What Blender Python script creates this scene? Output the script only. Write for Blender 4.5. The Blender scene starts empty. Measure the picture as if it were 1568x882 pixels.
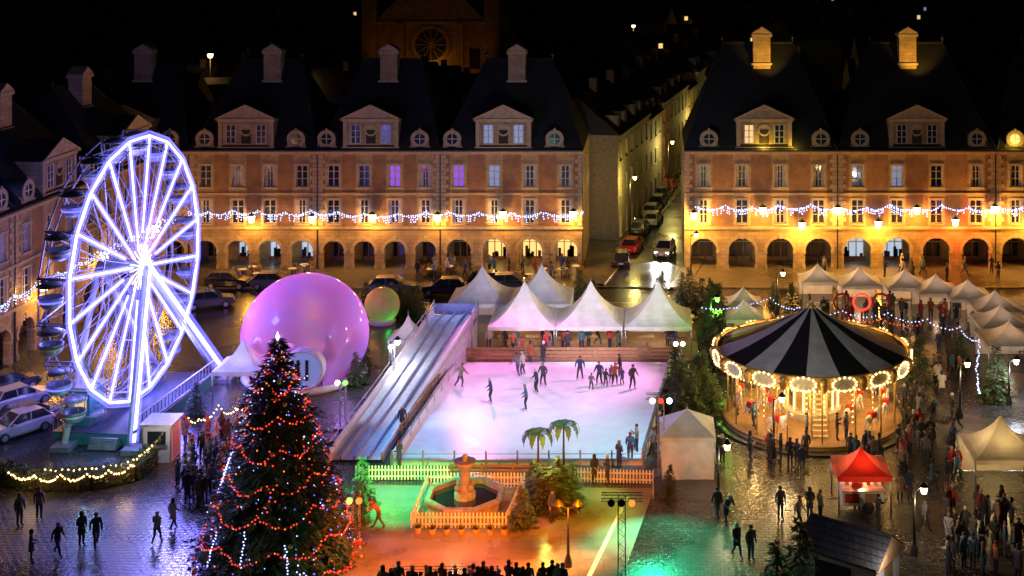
import bpy, math, random
from mathutils import Vector, Matrix
R=random.Random(7)
sc=bpy.context.scene
sc.view_settings.view_transform='Standard'; sc.view_settings.look='None'; sc.view_settings.exposure=0
F=2000.;H=32.;CX=1000.;YH=-98.
def G(x,y,z=0.):
    Y=F*(H-z)/(y-YH); return Vector(((x-CX)*Y/F,Y,z))
def at(x,y,Y): return Vector(((x-CX)*Y/F,Y,H-(y-YH)*Y/F))
# ---------------- camera
cam=bpy.data.cameras.new('camera'); co=bpy.data.objects.new('camera',cam); sc.collection.objects.link(co)
co.location=(0,0,H); co.rotation_euler=(math.radians(90),0,0)
cam.sensor_width=36; cam.lens=36*F/1568; cam.shift_x=-(CX-784)/1568; cam.shift_y=-(441-YH)/1568
cam.clip_end=4000; cam.clip_start=1
sc.camera=co
# ---------------- materials
def nmat(name):
    m=bpy.data.materials.new(name); m.use_nodes=True
    return m,m.node_tree,m.node_tree.nodes['Principled BSDF']
def mat(name,col,rough=.6,metal=0,var=.25,scale=3.,bump=0,bscale=20,coat=0,dirt=None):
    m,nt,b=nmat(name); N=nt.nodes;L=nt.links
    tc=N.new('ShaderNodeTexCoord'); no=N.new('ShaderNodeTexNoise'); no.inputs['Scale'].default_value=scale; no.inputs['Detail'].default_value=5
    L.new(tc.outputs['Object'],no.inputs['Vector'])
    rp=N.new('ShaderNodeValToRGB'); rp.color_ramp.elements[0].position=.3; rp.color_ramp.elements[1].position=.7
    rp.color_ramp.elements[0].color=[c*(1-var) for c in col[:3]]+[1]
    rp.color_ramp.elements[1].color=[min(1,c*(1+var*.6)) for c in col[:3]]+[1]
    L.new(no.outputs['Fac'],rp.inputs['Fac']); L.new(rp.outputs['Color'],b.inputs['Base Color'])
    b.inputs['Roughness'].default_value=rough; b.inputs['Metallic'].default_value=metal; b.inputs['Coat Weight'].default_value=coat
    if bump:
        n2=N.new('ShaderNodeTexNoise'); n2.inputs['Scale'].default_value=bscale; L.new(tc.outputs['Object'],n2.inputs['Vector'])
        bp=N.new('ShaderNodeBump'); bp.inputs['Strength'].default_value=bump; bp.inputs['Distance'].default_value=.05
        L.new(n2.outputs['Fac'],bp.inputs['Height']); L.new(bp.outputs['Normal'],b.inputs['Normal'])
    return m
def emis(name,col,s,sample=False):
    m,nt,b=nmat(name); b.inputs['Base Color'].default_value=(*[c*.5 for c in col],1)
    b.inputs['Emission Color'].default_value=(*col,1); b.inputs['Emission Strength'].default_value=s
    if not sample: m.cycles.emission_sampling='NONE'
    return m
def brickmat(name,c1,c2,mortar,sx,sy,rough=.8,bump=.3,msize=.015,noise=.35):
    m,nt,b=nmat(name);N=nt.nodes;L=nt.links
    tc=N.new('ShaderNodeTexCoord'); sp=N.new('ShaderNodeSeparateXYZ'); L.new(tc.outputs['Object'],sp.inputs[0])
    ad=N.new('ShaderNodeMath'); ad.operation='ADD'; L.new(sp.outputs['X'],ad.inputs[0]); L.new(sp.outputs['Y'],ad.inputs[1])
    cb=N.new('ShaderNodeCombineXYZ'); L.new(ad.outputs[0],cb.inputs['X']); L.new(sp.outputs['Z'],cb.inputs['Y'])
    br=N.new('ShaderNodeTexBrick'); br.inputs['Scale'].default_value=1; br.inputs['Brick Width'].default_value=sx; br.inputs['Row Height'].default_value=sy
    br.inputs['Mortar Size'].default_value=msize
    br.inputs['Color1'].default_value=(*c1,1); br.inputs['Color2'].default_value=(*c2,1); br.inputs['Mortar'].default_value=(*mortar,1)
    L.new(cb.outputs[0],br.inputs['Vector'])
    no=N.new('ShaderNodeTexNoise'); no.inputs['Scale'].default_value=.9; no.inputs['Detail'].default_value=8; L.new(tc.outputs['Object'],no.inputs['Vector'])
    mr=N.new('ShaderNodeMapRange'); mr.inputs['From Min'].default_value=.3; mr.inputs['From Max'].default_value=.7; mr.inputs['To Min'].default_value=1-noise; mr.inputs['To Max'].default_value=1+noise*.5
    L.new(no.outputs['Fac'],mr.inputs['Value'])
    mx=N.new('ShaderNodeMix'); mx.data_type='RGBA'; mx.blend_type='MULTIPLY'; mx.inputs['Factor'].default_value=1
    L.new(br.outputs['Color'],mx.inputs['A']); L.new(mr.outputs['Result'],mx.inputs['B']); L.new(mx.outputs['Result'],b.inputs['Base Color'])
    bp=N.new('ShaderNodeBump'); bp.inputs['Strength'].default_value=bump; bp.inputs['Distance'].default_value=.03; L.new(br.outputs['Fac'],bp.inputs['Height']); bp.invert=True
    L.new(bp.outputs['Normal'],b.inputs['Normal']); b.inputs['Roughness'].default_value=rough
    return m
def groundmat(name,col,sx=.32,sy=.2,r0=.12,r1=.5,bump=.6,mort=.03,cvar=.5,pscale=.12):
    m,nt,b=nmat(name);N=nt.nodes;L=nt.links
    tc=N.new('ShaderNodeTexCoord')
    n0=N.new('ShaderNodeTexNoise'); n0.inputs['Scale'].default_value=.6; L.new(tc.outputs['Object'],n0.inputs['Vector'])
    va=N.new('ShaderNodeVectorMath'); va.operation='MULTIPLY_ADD'; va.inputs[1].default_value=(.25,.25,0); L.new(n0.outputs['Color'],va.inputs[0]); L.new(tc.outputs['Object'],va.inputs[2])
    br=N.new('ShaderNodeTexBrick'); br.inputs['Scale'].default_value=1; br.inputs['Brick Width'].default_value=sx; br.inputs['Row Height'].default_value=sy; br.inputs['Mortar Size'].default_value=mort; br.inputs['Mortar Smooth'].default_value=.6
    br.inputs['Color1'].default_value=(*col,1); br.inputs['Color2'].default_value=(*[c*(1-cvar) for c in col],1); br.inputs['Mortar'].default_value=(*[c*.35 for c in col],1)
    L.new(va.outputs[0],br.inputs['Vector'])
    n1=N.new('ShaderNodeTexNoise'); n1.inputs['Scale'].default_value=pscale; n1.inputs['Detail'].default_value=6; L.new(tc.outputs['Object'],n1.inputs['Vector'])
    mr=N.new('ShaderNodeMapRange'); mr.inputs['From Min'].default_value=.35; mr.inputs['From Max'].default_value=.65; mr.inputs['To Min'].default_value=r0; mr.inputs['To Max'].default_value=r1
    L.new(n1.outputs['Fac'],mr.inputs['Value']); L.new(mr.outputs['Result'],b.inputs['Roughness'])
    mc=N.new('ShaderNodeMapRange'); mc.inputs['From Min'].default_value=.35; mc.inputs['From Max'].default_value=.65; mc.inputs['To Min'].default_value=.6; mc.inputs['To Max'].default_value=1.25
    L.new(n1.outputs['Fac'],mc.inputs['Value'])
    mx=N.new('ShaderNodeMix'); mx.data_type='RGBA'; mx.blend_type='MULTIPLY'; mx.inputs['Factor'].default_value=1
    L.new(br.outputs['Color'],mx.inputs['A']); L.new(mc.outputs['Result'],mx.inputs['B']); L.new(mx.outputs['Result'],b.inputs['Base Color'])
    n3=N.new('ShaderNodeTexNoise'); n3.inputs['Scale'].default_value=5; n3.inputs['Detail'].default_value=3; L.new(tc.outputs['Object'],n3.inputs['Vector'])
    sb=N.new('ShaderNodeMath'); sb.operation='SUBTRACT'; L.new(n3.outputs['Fac'],sb.inputs[0]); L.new(br.outputs['Fac'],sb.inputs[1])
    bp=N.new('ShaderNodeBump'); bp.inputs['Strength'].default_value=bump; bp.inputs['Distance'].default_value=.03
    L.new(sb.outputs[0],bp.inputs['Height']); L.new(bp.outputs['Normal'],b.inputs['Normal'])
    b.inputs['Specular IOR Level'].default_value=.8
    return m
M_cob=groundmat('wet_cobbles',(.1,.095,.09),sx=.42,sy=.3,mort=.05,r0=.1,r1=.42,bump=.8)
M_asph=groundmat('wet_asphalt',(.05,.05,.052),sx=3,sy=3,mort=0,r0=.12,r1=.4,bump=.25,cvar=.1)
M_pave=groundmat('wet_paving_slabs',(.16,.14,.12),sx=1.2,sy=.8,mort=.02,r0=.2,r1=.5,bump=.35,cvar=.25)
M_deck=groundmat('rink_apron_boards',(.27,.26,.24),sx=2.4,sy=1.2,mort=.015,r0=.15,r1=.45,bump=.25,cvar=.15,pscale=.3)
M_stone=brickmat('limestone_blocks',(.44,.32,.17),(.36,.25,.12),(.2,.14,.07),.8,.36)
M_brick=brickmat('red_brick',(.32,.15,.07),(.24,.1,.045),(.28,.18,.1),.24,.075)
M_trim=mat('stone_trim',(.44,.34,.2),.75,bump=.3)
M_slate=brickmat('slate_roof',(.020,.022,.026),(.014,.016,.019),(.008,.008,.01),.3,.2,rough=.6,bump=.4)
M_roofw=brickmat('wet_tile_roof',(.12,.12,.13),(.08,.08,.09),(.03,.03,.03),.3,.2,rough=.35,bump=.6)
M_plast=mat('render_plaster',(.38,.33,.2),.8,bump=.2)
M_plast2=mat('render_plaster_ochre',(.38,.28,.14),.8,bump=.2)
M_plast3=mat('render_plaster_grey',(.3,.28,.24),.8,bump=.2)
M_frame=mat('window_frame_paint',(.5,.48,.43),.5)
M_glass,_,b=nmat('window_glass'); b.inputs['Base Color'].default_value=(.02,.025,.035,1); b.inputs['Roughness'].default_value=.08; b.inputs['Specular IOR Level'].default_value=.9
M_wwarm=emis('lit_window_warm',(1,.62,.28),.9)
M_wblue=emis('lit_window_cool',(.45,.6,1),.3)
M_wpurp=emis('lit_window_purple',(.45,.16,1),.5)
M_shop=emis('lit_shop_interior',(1,.66,.22),1.1)
M_shopb=emis('lit_shop_interior_cool',(.7,.85,1),.6)
M_dark=mat('dark_interior',(.03,.025,.02),.9)
M_white=mat('white_paint',(.75,.75,.74),.45,var=.12)
M_steel=mat('painted_steel',(.35,.37,.42),.4,metal=.3)
M_alu=mat('aluminium_truss',(.55,.55,.56),.35,metal=.8)
M_black=mat('black_rubber',(.02,.02,.02),.6)
M_blk=mat('black_paint',(.025,.025,.028),.35)
M_wood=mat('wooden_boards',(.34,.19,.09),.7,bump=.3)
M_led=emis('led_white_blue',(.66,.68,1),3.0)
M_ledb=emis('led_blue',(.13,.13,1),2.2)
M_halo,nt,b=nmat('blue_led_halo'); N=nt.nodes;L=nt.links
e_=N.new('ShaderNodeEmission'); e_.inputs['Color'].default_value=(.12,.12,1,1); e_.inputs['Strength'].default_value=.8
t_=N.new('ShaderNodeBsdfTransparent'); mx=N.new('ShaderNodeAddShader'); L.new(e_.outputs[0],mx.inputs[0]); L.new(t_.outputs[0],mx.inputs[1]); L.new(mx.outputs[0],N['Material Output'].inputs['Surface']); M_halo.cycles.emission_sampling='NONE'  # see-through blue glow painted around the LED lines as their halo
M_bulbw=emis('bulb_warm',(1,.68,.25),5)
M_bulbc=emis('bulb_cool',(.42,.52,1),3)
M_bulbr=emis('bulb_red',(1,.06,.03),1.8)
M_bulbo=emis('bulb_orange',(1,.25,.04),1.6)
M_bulbg=emis('bulb_green',(.2,1,.1),3)
M_lamp=emis('lamp_glass_warm',(1,.74,.34),10)
M_lampw=emis('lamp_glass_white',(1,.97,.9),10)
def canvas(name,col,tr=.35):
    m,nt,b=nmat(name);N=nt.nodes;L=nt.links
    tc=N.new('ShaderNodeTexCoord'); no=N.new('ShaderNodeTexNoise'); no.inputs['Scale'].default_value=1.3; no.inputs['Detail'].default_value=4; L.new(tc.outputs['Object'],no.inputs['Vector'])
    rp=N.new('ShaderNodeValToRGB'); rp.color_ramp.elements[0].color=(*[c*.8 for c in col],1); rp.color_ramp.elements[1].color=(*col,1); rp.color_ramp.elements[0].position=.3;rp.color_ramp.elements[1].position=.6
    L.new(no.outputs['Fac'],rp.inputs['Fac']); L.new(rp.outputs['Color'],b.inputs['Base Color']); b.inputs['Roughness'].default_value=.55
    t=N.new('ShaderNodeBsdfTranslucent'); L.new(rp.outputs['Color'],t.inputs['Color'])
    mx=N.new('ShaderNodeMixShader'); mx.inputs[0].default_value=tr; L.new(b.outputs[0],mx.inputs[1]); L.new(t.outputs[0],mx.inputs[2])
    bp=N.new('ShaderNodeBump'); bp.inputs['Strength'].default_value=.35; bp.inputs['Distance'].default_value=.1; L.new(no.outputs['Fac'],bp.inputs['Height']); L.new(bp.outputs['Normal'],b.inputs['Normal'])
    L.new(mx.outputs[0],N['Material Output'].inputs['Surface']); return m
M_canv=canvas('white_canvas',(.8,.8,.8),.22); M_red=canvas('red_canvas',(.8,.05,.03),.35); M_bcanv=canvas('black_canvas',(.02,.02,.024),.05)
M_cream=canvas('cream_canvas',(.78,.7,.55),.3)
# ---------------- mesh builder
class MB:
    def __init__(s): s.v=[];s.f=[];s.m=[];s.sm=[];s.mats=[];s.X=None
    def add(s,vs,fs,mt,smooth=False,M=None):
        if mt not in s.mats: s.mats.append(mt)
        k=s.mats.index(mt);o=len(s.v)
        for p in vs:
            p=Vector(p)
            if M is not None: p=M@p
            if s.X is not None: p=s.X@p
            s.v.append(p)
        for f in fs: s.f.append([o+i for i in f]); s.m.append(k); s.sm.append(smooth)
    def box(s,c,d,mt,rz=0,M=None):
        hx,hy,hz=d[0]/2,d[1]/2,d[2]/2; T=Matrix.Translation(c)@Matrix.Rotation(rz,4,'Z')
        if M is not None: T=M@T
        s.add([(x*hx,y*hy,z*hz) for z in(-1,1) for y in(-1,1) for x in(-1,1)],[(0,2,3,1),(4,5,7,6),(0,1,5,4),(2,6,7,3),(0,4,6,2),(1,3,7,5)],mt,M=T)
    def b2(s,x0,x1,y0,y1,z0,z1,mt): s.box(((x0+x1)/2,(y0+y1)/2,(z0+z1)/2),(x1-x0,y1-y0,z1-z0),mt)
    def beam(s,a,b,r,mt,n=6,r2=None,cap=True,smooth=True):
        a=Vector(a);b=Vector(b);d=b-a
        if d.length<1e-6: return
        r2=r if r2 is None else r2
        q=d.to_track_quat('Z','Y').to_matrix()
        vs=[];fs=[]
        for (p,rr) in((a,r),(b,r2)):
            for i in range(n):
                t=2*math.pi*i/n+math.pi/n; vs.append(p+q@Vector((math.cos(t)*rr,math.sin(t)*rr,0)))
        for i in range(n): j=(i+1)%n; fs.append((i,j,n+j,n+i))
        if cap: fs.append(tuple(reversed(range(n)))); fs.append(tuple(range(n,2*n)))
        s.add(vs,fs,mt,smooth and n>5)
    def tube(s,pts,r,mt,n=6):
        for a,b in zip(pts,pts[1:]): s.beam(a,b,r,mt,n)
    def lathe(s,prof,c,mt,n=24,smooth=True,ph=0,M=None,mats=None,seg=None):
        vs=[];fs=[];c=Vector(c)
        for (r,z) in prof:
            for i in range(n):
                t=2*math.pi*i/n+ph; vs.append((c.x+math.cos(t)*r,c.y+math.sin(t)*r,c.z+z))
        k=len(prof)
        if mats:
            for q,mm in enumerate(mats):
                fs=[]
                for a in range(k-1):
                    for i in range(n):
                        if (i//seg)%len(mats)==q: j=(i+1)%n; fs.append((a*n+i,a*n+j,(a+1)*n+j,(a+1)*n+i))
                s.add(vs,fs,mm,smooth,M)
        else:
            for a in range(k-1):
                for i in range(n): j=(i+1)%n; fs.append((a*n+i,a*n+j,(a+1)*n+j,(a+1)*n+i))
            s.add(vs,fs,mt,smooth,M)
    def ball(s,c,r,mt,n=8,k=6,sc=(1,1,1),M=None):
        vs=[];fs=[];c=Vector(c)
        for a in range(k+1):
            p=math.pi*a/k
            for i in range(n):
                t=2*math.pi*i/n; vs.append((c.x+r*sc[0]*math.sin(p)*math.cos(t),c.y+r*sc[1]*math.sin(p)*math.sin(t),c.z-r*sc[2]*math.cos(p)))
        for a in range(k):
            for i in range(n): j=(i+1)%n; fs.append((a*n+i,a*n+j,(a+1)*n+j,(a+1)*n+i))
        s.add(vs,fs,mt,True,M)
    def oct(s,c,r,mt):
        c=Vector(c); s.add([c+Vector(d)*r for d in((1,0,0),(-1,0,0),(0,1,0),(0,-1,0),(0,0,1),(0,0,-1))],[(0,2,4),(2,1,4),(1,3,4),(3,0,4),(2,0,5),(1,2,5),(3,1,5),(0,3,5)],mt)
    def quad(s,a,b,c,d,mt): s.add([a,b,c,d],[(0,1,2,3)],mt)
    def obj(s,name,parent=None,org=None,link=True):
        me=bpy.data.meshes.new(name); o=Vector(org) if org is not None else Vector((0,0,0))
        me.from_pydata([tuple(p-o) for p in s.v],[],s.f)
        for m in s.mats: me.materials.append(m)
        me.polygons.foreach_set('material_index',s.m); me.polygons.foreach_set('use_smooth',s.sm); me.update()
        if not link: return me
        ob=bpy.data.objects.new(name,me); sc.collection.objects.link(ob); ob.location=o
        if parent: ob.parent=parent
        return ob
def inst(name,me,loc,rz=0,s=1,parent=None):
    ob=bpy.data.objects.new(name,me); sc.collection.objects.link(ob); ob.location=loc; ob.rotation_euler=(0,0,rz)
    ob.scale=(s,s,s) if not hasattr(s,'__len__') else s
    if parent: ob.parent=parent
    return ob
def empty(name,loc=(0,0,0),rz=0):
    e=bpy.data.objects.new(name,None); sc.collection.objects.link(e); e.location=loc; e.rotation_euler=(0,0,rz); e.empty_display_size=.5; return e
def light(name,kind,loc,e,col,target=None,size=.2,angle=60,blend=.6,parent=None):
    l=bpy.data.lights.new(name,kind); l.energy=e; l.color=col
    if kind in('POINT','SPOT'): l.shadow_soft_size=size
    if kind=='SPOT': l.spot_size=math.radians(angle); l.spot_blend=blend
    o=bpy.data.objects.new(name,l); sc.collection.objects.link(o); o.location=loc
    if target is not None: o.rotation_euler=(Vector(target)-Vector(loc)).to_track_quat('-Z','Y').to_euler()
    if parent:
        bpy.context.view_layer.update()
        o.parent=parent; o.matrix_parent_inverse=parent.matrix_world.inverted()
    return o
# ---------------- world + moonlight
w=bpy.data.worlds.new('World'); sc.world=w; w.use_nodes=True; N=w.node_tree.nodes; bg=N['Background']
sk=N.new('ShaderNodeTexSky'); sk.sky_type='NISHITA'; sk.sun_disc=False; sk.sun_elevation=math.radians(1); sk.sun_rotation=math.radians(200)
w.node_tree.links.new(sk.outputs[0],bg.inputs[0]); bg.inputs[1].default_value=.004
sun=light('moonlight','SUN',(0,0,60),.004,(.8,.85,1),target=(20,60,0)); sun.data.angle=.01
# ---------------- ground
g=MB(); g.quad((-1500,-200,0),(1500,-200,0),(1500,2500,0),(-1500,2500,0),M_cob); g.obj('ground')
YF=125.2; S=YF/F
g=MB(); g.quad((-46,YF-16,.004),(90,YF-16,.004),(90,YF-6.7,.004),(-46,YF-6.7,.004),M_asph)
for x in range(-40,88,6): g.quad((x,YF-11.3,.008),(x+2.5,YF-11.3,.008),(x+2.5,YF-11.18,.008),(x,YF-11.18,.008),M_white)
g.obj('road')
g=MB(); g.b2(-46,-6.5,YF-6.5,YF+4,-.1,.12,M_pave); g.b2(3.2,90,YF-6.5,YF+4,-.1,.12,M_pave); g.b2(-46,-6.5,YF-6.65,YF-6.5,-.1,.13,M_trim); g.b2(3.2,90,YF-6.65,YF-6.5,-.1,.13,M_trim); g.obj('pavement')
# ---------------- arcade houses
def arcade_house(name,org,rz,W,nb,dorm=.5,ocs=(.14,.86),litg='mix',wlit={},ridge=20.5,brick=True,chim=None,endR=False,endL=False,rbase=11.6,D=12):
    e=empty(name,org,rz); b=W/nb; wl=MB(); wi=MB(); rf=MB()
    p=.3*b; w_=b-p; r=w_/2; zs=1.75; zt=3.95; th=.6; n=12
    for i in range(nb):
        x0=i*b; xc=x0+b/2; xa=x0+p/2; xb=x0+b-p/2
        wl.quad((x0,0,0),(xa,0,0),(xa,0,zt),(x0,0,zt),M_stone); wl.quad((xb,0,0),(x0+b,0,0),(x0+b,0,zt),(xb,0,zt),M_stone)
        wl.quad((xa,0,0),(xa,th,0),(xa,th,zs),(xa,0,zs),M_stone); wl.quad((xb,th,0),(xb,0,0),(xb,0,zs),(xb,th,zs),M_stone)
        wl.b2(xa-.18,xa+.05,-.07,th,zs-.2,zs,M_trim); wl.b2(xb-.05,xb+.18,-.07,th,zs-.2,zs,M_trim)
        wl.b2(xa-.16,xa+.04,-.06,th,.02,.45,M_trim); wl.b2(xb-.04,xb+.16,-.06,th,.02,.45,M_trim)
        pr=None
        for k in range(n+1):
            t=math.pi-math.pi*k/n; q=(xc+r*math.cos(t),zs+r*math.sin(t)*1.0); q2=(xc+(r+.28)*math.cos(t),zs+(r+.28)*math.sin(t))
            if pr:
                wl.quad((pr[0][0],0,pr[0][1]),(q[0],0,q[1]),(q[0],0,zt),(pr[0][0],0,zt),M_stone)
                wl.quad((pr[0][0],-.05,pr[0][1]),(q[0],-.05,q[1]),(q[0],th,q[1]),(pr[0][0],th,pr[0][1]),M_stone)
                wl.quad((pr[0][0],-.05,pr[0][1]),(q[0],-.05,q[1]),(q2[0],-.05,q2[1]),(pr[1][0],-.05,pr[1][1]),M_trim)
                wl.quad((pr[1][0],-.05,pr[1][1]),(q2[0],-.05,q2[1]),(q2[0],0,q2[1]),(pr[1][0],0,pr[1][1]),M_trim)
            pr=(q,q2)
        wl.b2(xc-.16,xc+.16,-.1,.0,zs+r-.05,zs+r+.42,M_trim)
        lit=litg[i%len(litg)] if isinstance(litg,(list,tuple)) else None
        mm={'w':M_shop,'b':M_shopb,None:M_glass,'d':M_glass}[lit]
        wi.quad((xc-w_*.42,3.4,.5),(xc+w_*.42,3.4,.5),(xc+w_*.42,3.4,2.7),(xc-w_*.42,3.4,2.7),mm)
        for xx in(-.42,-.14,.14,.42): wi.b2(xc+w_*xx-.05,xc+w_*xx+.05,3.3,3.39,.12,2.8,M_wood if lit!='b' else M_frame)
        wi.b2(xc-w_*.45,xc+w_*.45,3.3,3.395,2.7,3.0,M_wood)
        wi.b2(xc-w_*.45,xc+w_*.45,3.3,3.395,.12,.5,M_wood); wi.b2(xc-w_*.4,xc+w_*.4,3.31,3.385,1.9,1.98,M_frame)
        if lit in('w','b'):
            for k in range(6): h_=R.uniform(.3,1.1); xx=xc+w_*R.uniform(-.36,.36); wi.b2(xx-.14,xx+.14,3.2,3.28,.5,.5+h_,M_dark)
    wl.quad((0,3.5,0),(W,3.5,0),(W,3.5,zt),(0,3.5,zt),M_plast2); wl.quad((0,0.01,zt-.2),(W,.01,zt-.2),(W,3.5,zt-.2),(0,3.5,zt-.2),M_plast)
    ops=[]
    for i in range(nb):
        xc=i*b+b/2; ops.append((xc-.58,xc+.58,4.45,6.7,(i,0))); ops.append((xc-.55,xc+.55,7.95,10.0,(i,1)))
    xs=sorted(set([0,W]+[o[0] for o in ops]+[o[1] for o in ops]+[i*b+b/2-.85 for i in range(nb)]+[i*b+b/2+.85 for i in range(nb)])); zsx=sorted(set([zt,11.3]+[o[2] for o in ops]+[o[3] for o in ops]))
    for xa,xb in zip(xs,xs[1:]):
        for za,zb in zip(zsx,zsx[1:]):
            cx,cz=(xa+xb)/2,(za+zb)/2
            if any(o[0]<cx<o[1] and o[2]<cz<o[3] for o in ops): continue
            near=abs((cx%b)-b/2)<.85
            wl.quad((xa,0,za),(xb,0,za),(xb,0,zb),(xa,0,zb),M_brick if brick and not near else M_stone)
    for o in ops:
        xa,xb,za,zb,k=o; d=.22
        wl.quad((xa,0,za),(xa,d,za),(xa,d,zb),(xa,0,zb),M_trim); wl.quad((xb,d,za),(xb,0,za),(xb,0,zb),(xb,d,zb),M_trim)
        wl.quad((xa,0,za),(xb,0,za),(xb,d,za),(xa,d,za),M_trim); wl.quad((xa,d,zb),(xb,d,zb),(xb,0,zb),(xa,0,zb),M_trim)
        wl.b2(xa-.12,xb+.12,-.14,.0,za-.14,za,M_trim); wl.b2(xa-.15,xb+.15,-.09,0,zb,zb+.2,M_trim)
        wl.b2(xa-.16,xa,-.04,0,za,zb,M_trim); wl.b2(xb,xb+.16,-.04,0,za,zb,M_trim)
        gm=wlit.get(k,M_glass)
        wi.quad((xa,d,za),(xb,d,za),(xb,d,zb),(xa,d,zb),gm)
        cx=(xa+xb)/2; h=zb-za
        for (u0,u1) in((xa,xa+.08),(xb-.08,xb),(cx-.05,cx+.05)): wi.b2(u0,u1,d-.07,d-.01,za,zb,M_frame)
        for q in(0,.36,.7): wi.b2(xa+.08,xb-.08,d-.06,d-.012,za+h*q,za+h*q+.06,M_frame)
        wi.b2(xa+.08,xb-.08,d-.06,d-.012,zb-.07,zb,M_frame)
        # curtains behind some panes
        if gm is M_glass and R.random()<.5:
            cw_=R.uniform(.12,.3); wi.b2(xa+.08,xa+.08+cw_,d-.009,d-.003,za,zb,M_frame); wi.b2(xb-.08-cw_,xb-.08,d-.009,d-.003,za,zb,M_frame)
    z=zt+.3; k=0
    while z<11:
        ww=.75 if k%2 else .5
        wl.b2(0.0,ww,-.06,0,z,z+.36,M_trim); wl.b2(W-ww,W,-.06,0,z,z+.36,M_trim); z+=.4;k+=1
    wl.b2(0,W,-.2,0,zt-.02,zt+.22,M_trim); wl.b2(0,W,-.12,0,7.2,7.4,M_trim); wl.b2(0,W,-.25,0,11.1,11.3,M_trim); wl.b2(0,W,-.42,.1,11.3,11.55,M_trim)
    wl.b2(0,W,-.55,-.42,11.42,11.56,M_slate)
    wl.b2(W-.1,W+.02,-.12,-.0,.1,11.1,M_blk)
    for q,en in((0,endL),(W,endR)):
        wl.quad((q,0,0),(q,D,0),(q,D,11.4),(q,0,11.4),M_stone if en else M_brick)
        if en:
            for yy in(3,6.5,10):
                for zz in(4.4,7.9):
                    sx=.03 if q else -.03
                    wi.quad((q+sx,yy-.5,zz),(q+sx,yy+.5,zz),(q+sx,yy+.5,zz+2),(q+sx,yy-.5,zz+2),M_glass)
                    wl.b2(q-.06,q+.06,yy-.7,yy-.5,zz,zz+2,M_trim); wl.b2(q-.06,q+.06,yy+.5,yy+.7,zz,zz+2,M_trim); wl.b2(q-.06,q+.06,yy-.7,yy+.7,zz+2,zz+2.2,M_trim)
    wl.quad((0,D,0),(W,D,0),(W,D,11.4),(0,D,11.4),M_brick)
    x0,x1=-.0,W; rx0,rx1=.27*W,.75*W; ey=-.3; z0=11.5
    A=[(x0,ey,z0),(x1,ey,z0),(x1,D,z0),(x0,D,z0),(rx0,D/2,ridge),(rx1,D/2,ridge)]
    rf.add(A,[(0,1,5,4),(1,2,5),(2,3,4,5),(3,0,4)],M_slate)
    rf.beam(A[4],A[5],.14,M_slate,5)
    for q in(4,5):
        rf.beam(A[q],Vector(A[q])+Vector((0,0,1.1)),.09,M_blk,6,.02); rf.ball(Vector(A[q])+Vector((0,0,.5)),.2,M_blk)
    for (a_,b_) in((0,4),(1,5)): rf.beam(A[a_],A[b_],.1,M_slate,5)
    dm=MB()
    def dormer(c,w2,zb,zh,ph):
        dm.b2(c-w2,c+w2,.05,3.6,zb,zb+zh,M_stone)
        dm.b2(c-w2-.12,c+w2+.12,-.12,.05,zb+zh-.15,zb+zh+.1,M_trim); dm.b2(c-w2-.12,c+w2+.12,-.15,.05,zb-.05,zb+.2,M_trim)
        for s_ in(-1,1): dm.b2(c+s_*(w2-.18)-.18,c+s_*(w2-.18)+.18,-.06,.05,zb+.2,zb+zh-.15,M_trim)
        t=zb+zh+.1
        V=[(c-w2-.25,-.2,t),(c+w2+.25,-.2,t),(c,-.2,t+ph),(c-w2-.25,5,t),(c+w2+.25,5,t),(c,5,t+ph)]
        dm.add(V,[(0,2,5,3),(2,1,4,5)],M_slate)
        dm.add([Vector(v)+Vector((0,-.003,0)) for v in V[:3]],[(0,1,2)],M_trim)
        for a_,b_ in((0,2),(2,1),(0,1)): dm.beam(Vector(V[a_])+Vector((0,-.05,0)),Vector(V[b_])+Vector((0,-.05,0)),.11,M_trim,4)
    c=dorm*W; dormer(c,2.65,11.6,2.75,1.35)
    for s_ in(-1,1):
        cx=c+s_*1.45
        dm.quad((cx-.45,.03,12.1),(cx+.45,.03,12.1),(cx+.45,.03,13.9),(cx-.45,.03,13.9),wlit.get(('d',s_),M_glass))
        for u in(-.45,0,.45): dm.b2(cx+u-.05,cx+u+.05,-.02,.028,12.1,13.9,M_frame)
        for u in(12.1,12.7,13.3,13.86): dm.b2(cx-.4,cx+.4,-.015,.027,u,u+.06,M_frame)
    dm.b2(c-.45,c+.45,-.02,.048,12.1,13.4,M_dark); dm.lathe([(0,0),(.45,0),(.45,.06),(.6,.06),(.6,0)],(0,0,0),M_trim,12,False,M=Matrix.Translation((c,0.03,13.4))@Matrix.Rotation(math.radians(90),4,'X'))
    for q in ocs:
        c=q*W; T=Matrix.Translation((c,-.05,12.55))@Matrix.Rotation(math.radians(-90),4,'X')
        dm.lathe([(.5,0),(.92,0),(.92,2.6)],(0,0,0),M_slate,16,True,M=T)
        dm.lathe([(.52,-.05),(.88,-.05),(.9,.1)],(0,0,0),M_trim,16,False,M=T)
        dm.lathe([(.0,.02),(.52,.02)],(0,0,0),wlit.get(('o',q),M_glass),16,False,M=T)
        dm.b2(c-.04,c+.04,-.08,-.04,12.05,13.05,M_frame); dm.b2(c-.5,c+.5,-.08,-.035,12.51,12.59,M_frame)
        dm.b2(c-1.0,c+1.0,-.1,2,11.58,11.85,M_trim); dm.b2(c-.85,c+.85,-.02,2,11.85,12.2,M_trim)
        dm.ball((c,-.05,13.5),.14,M_trim)
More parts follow.
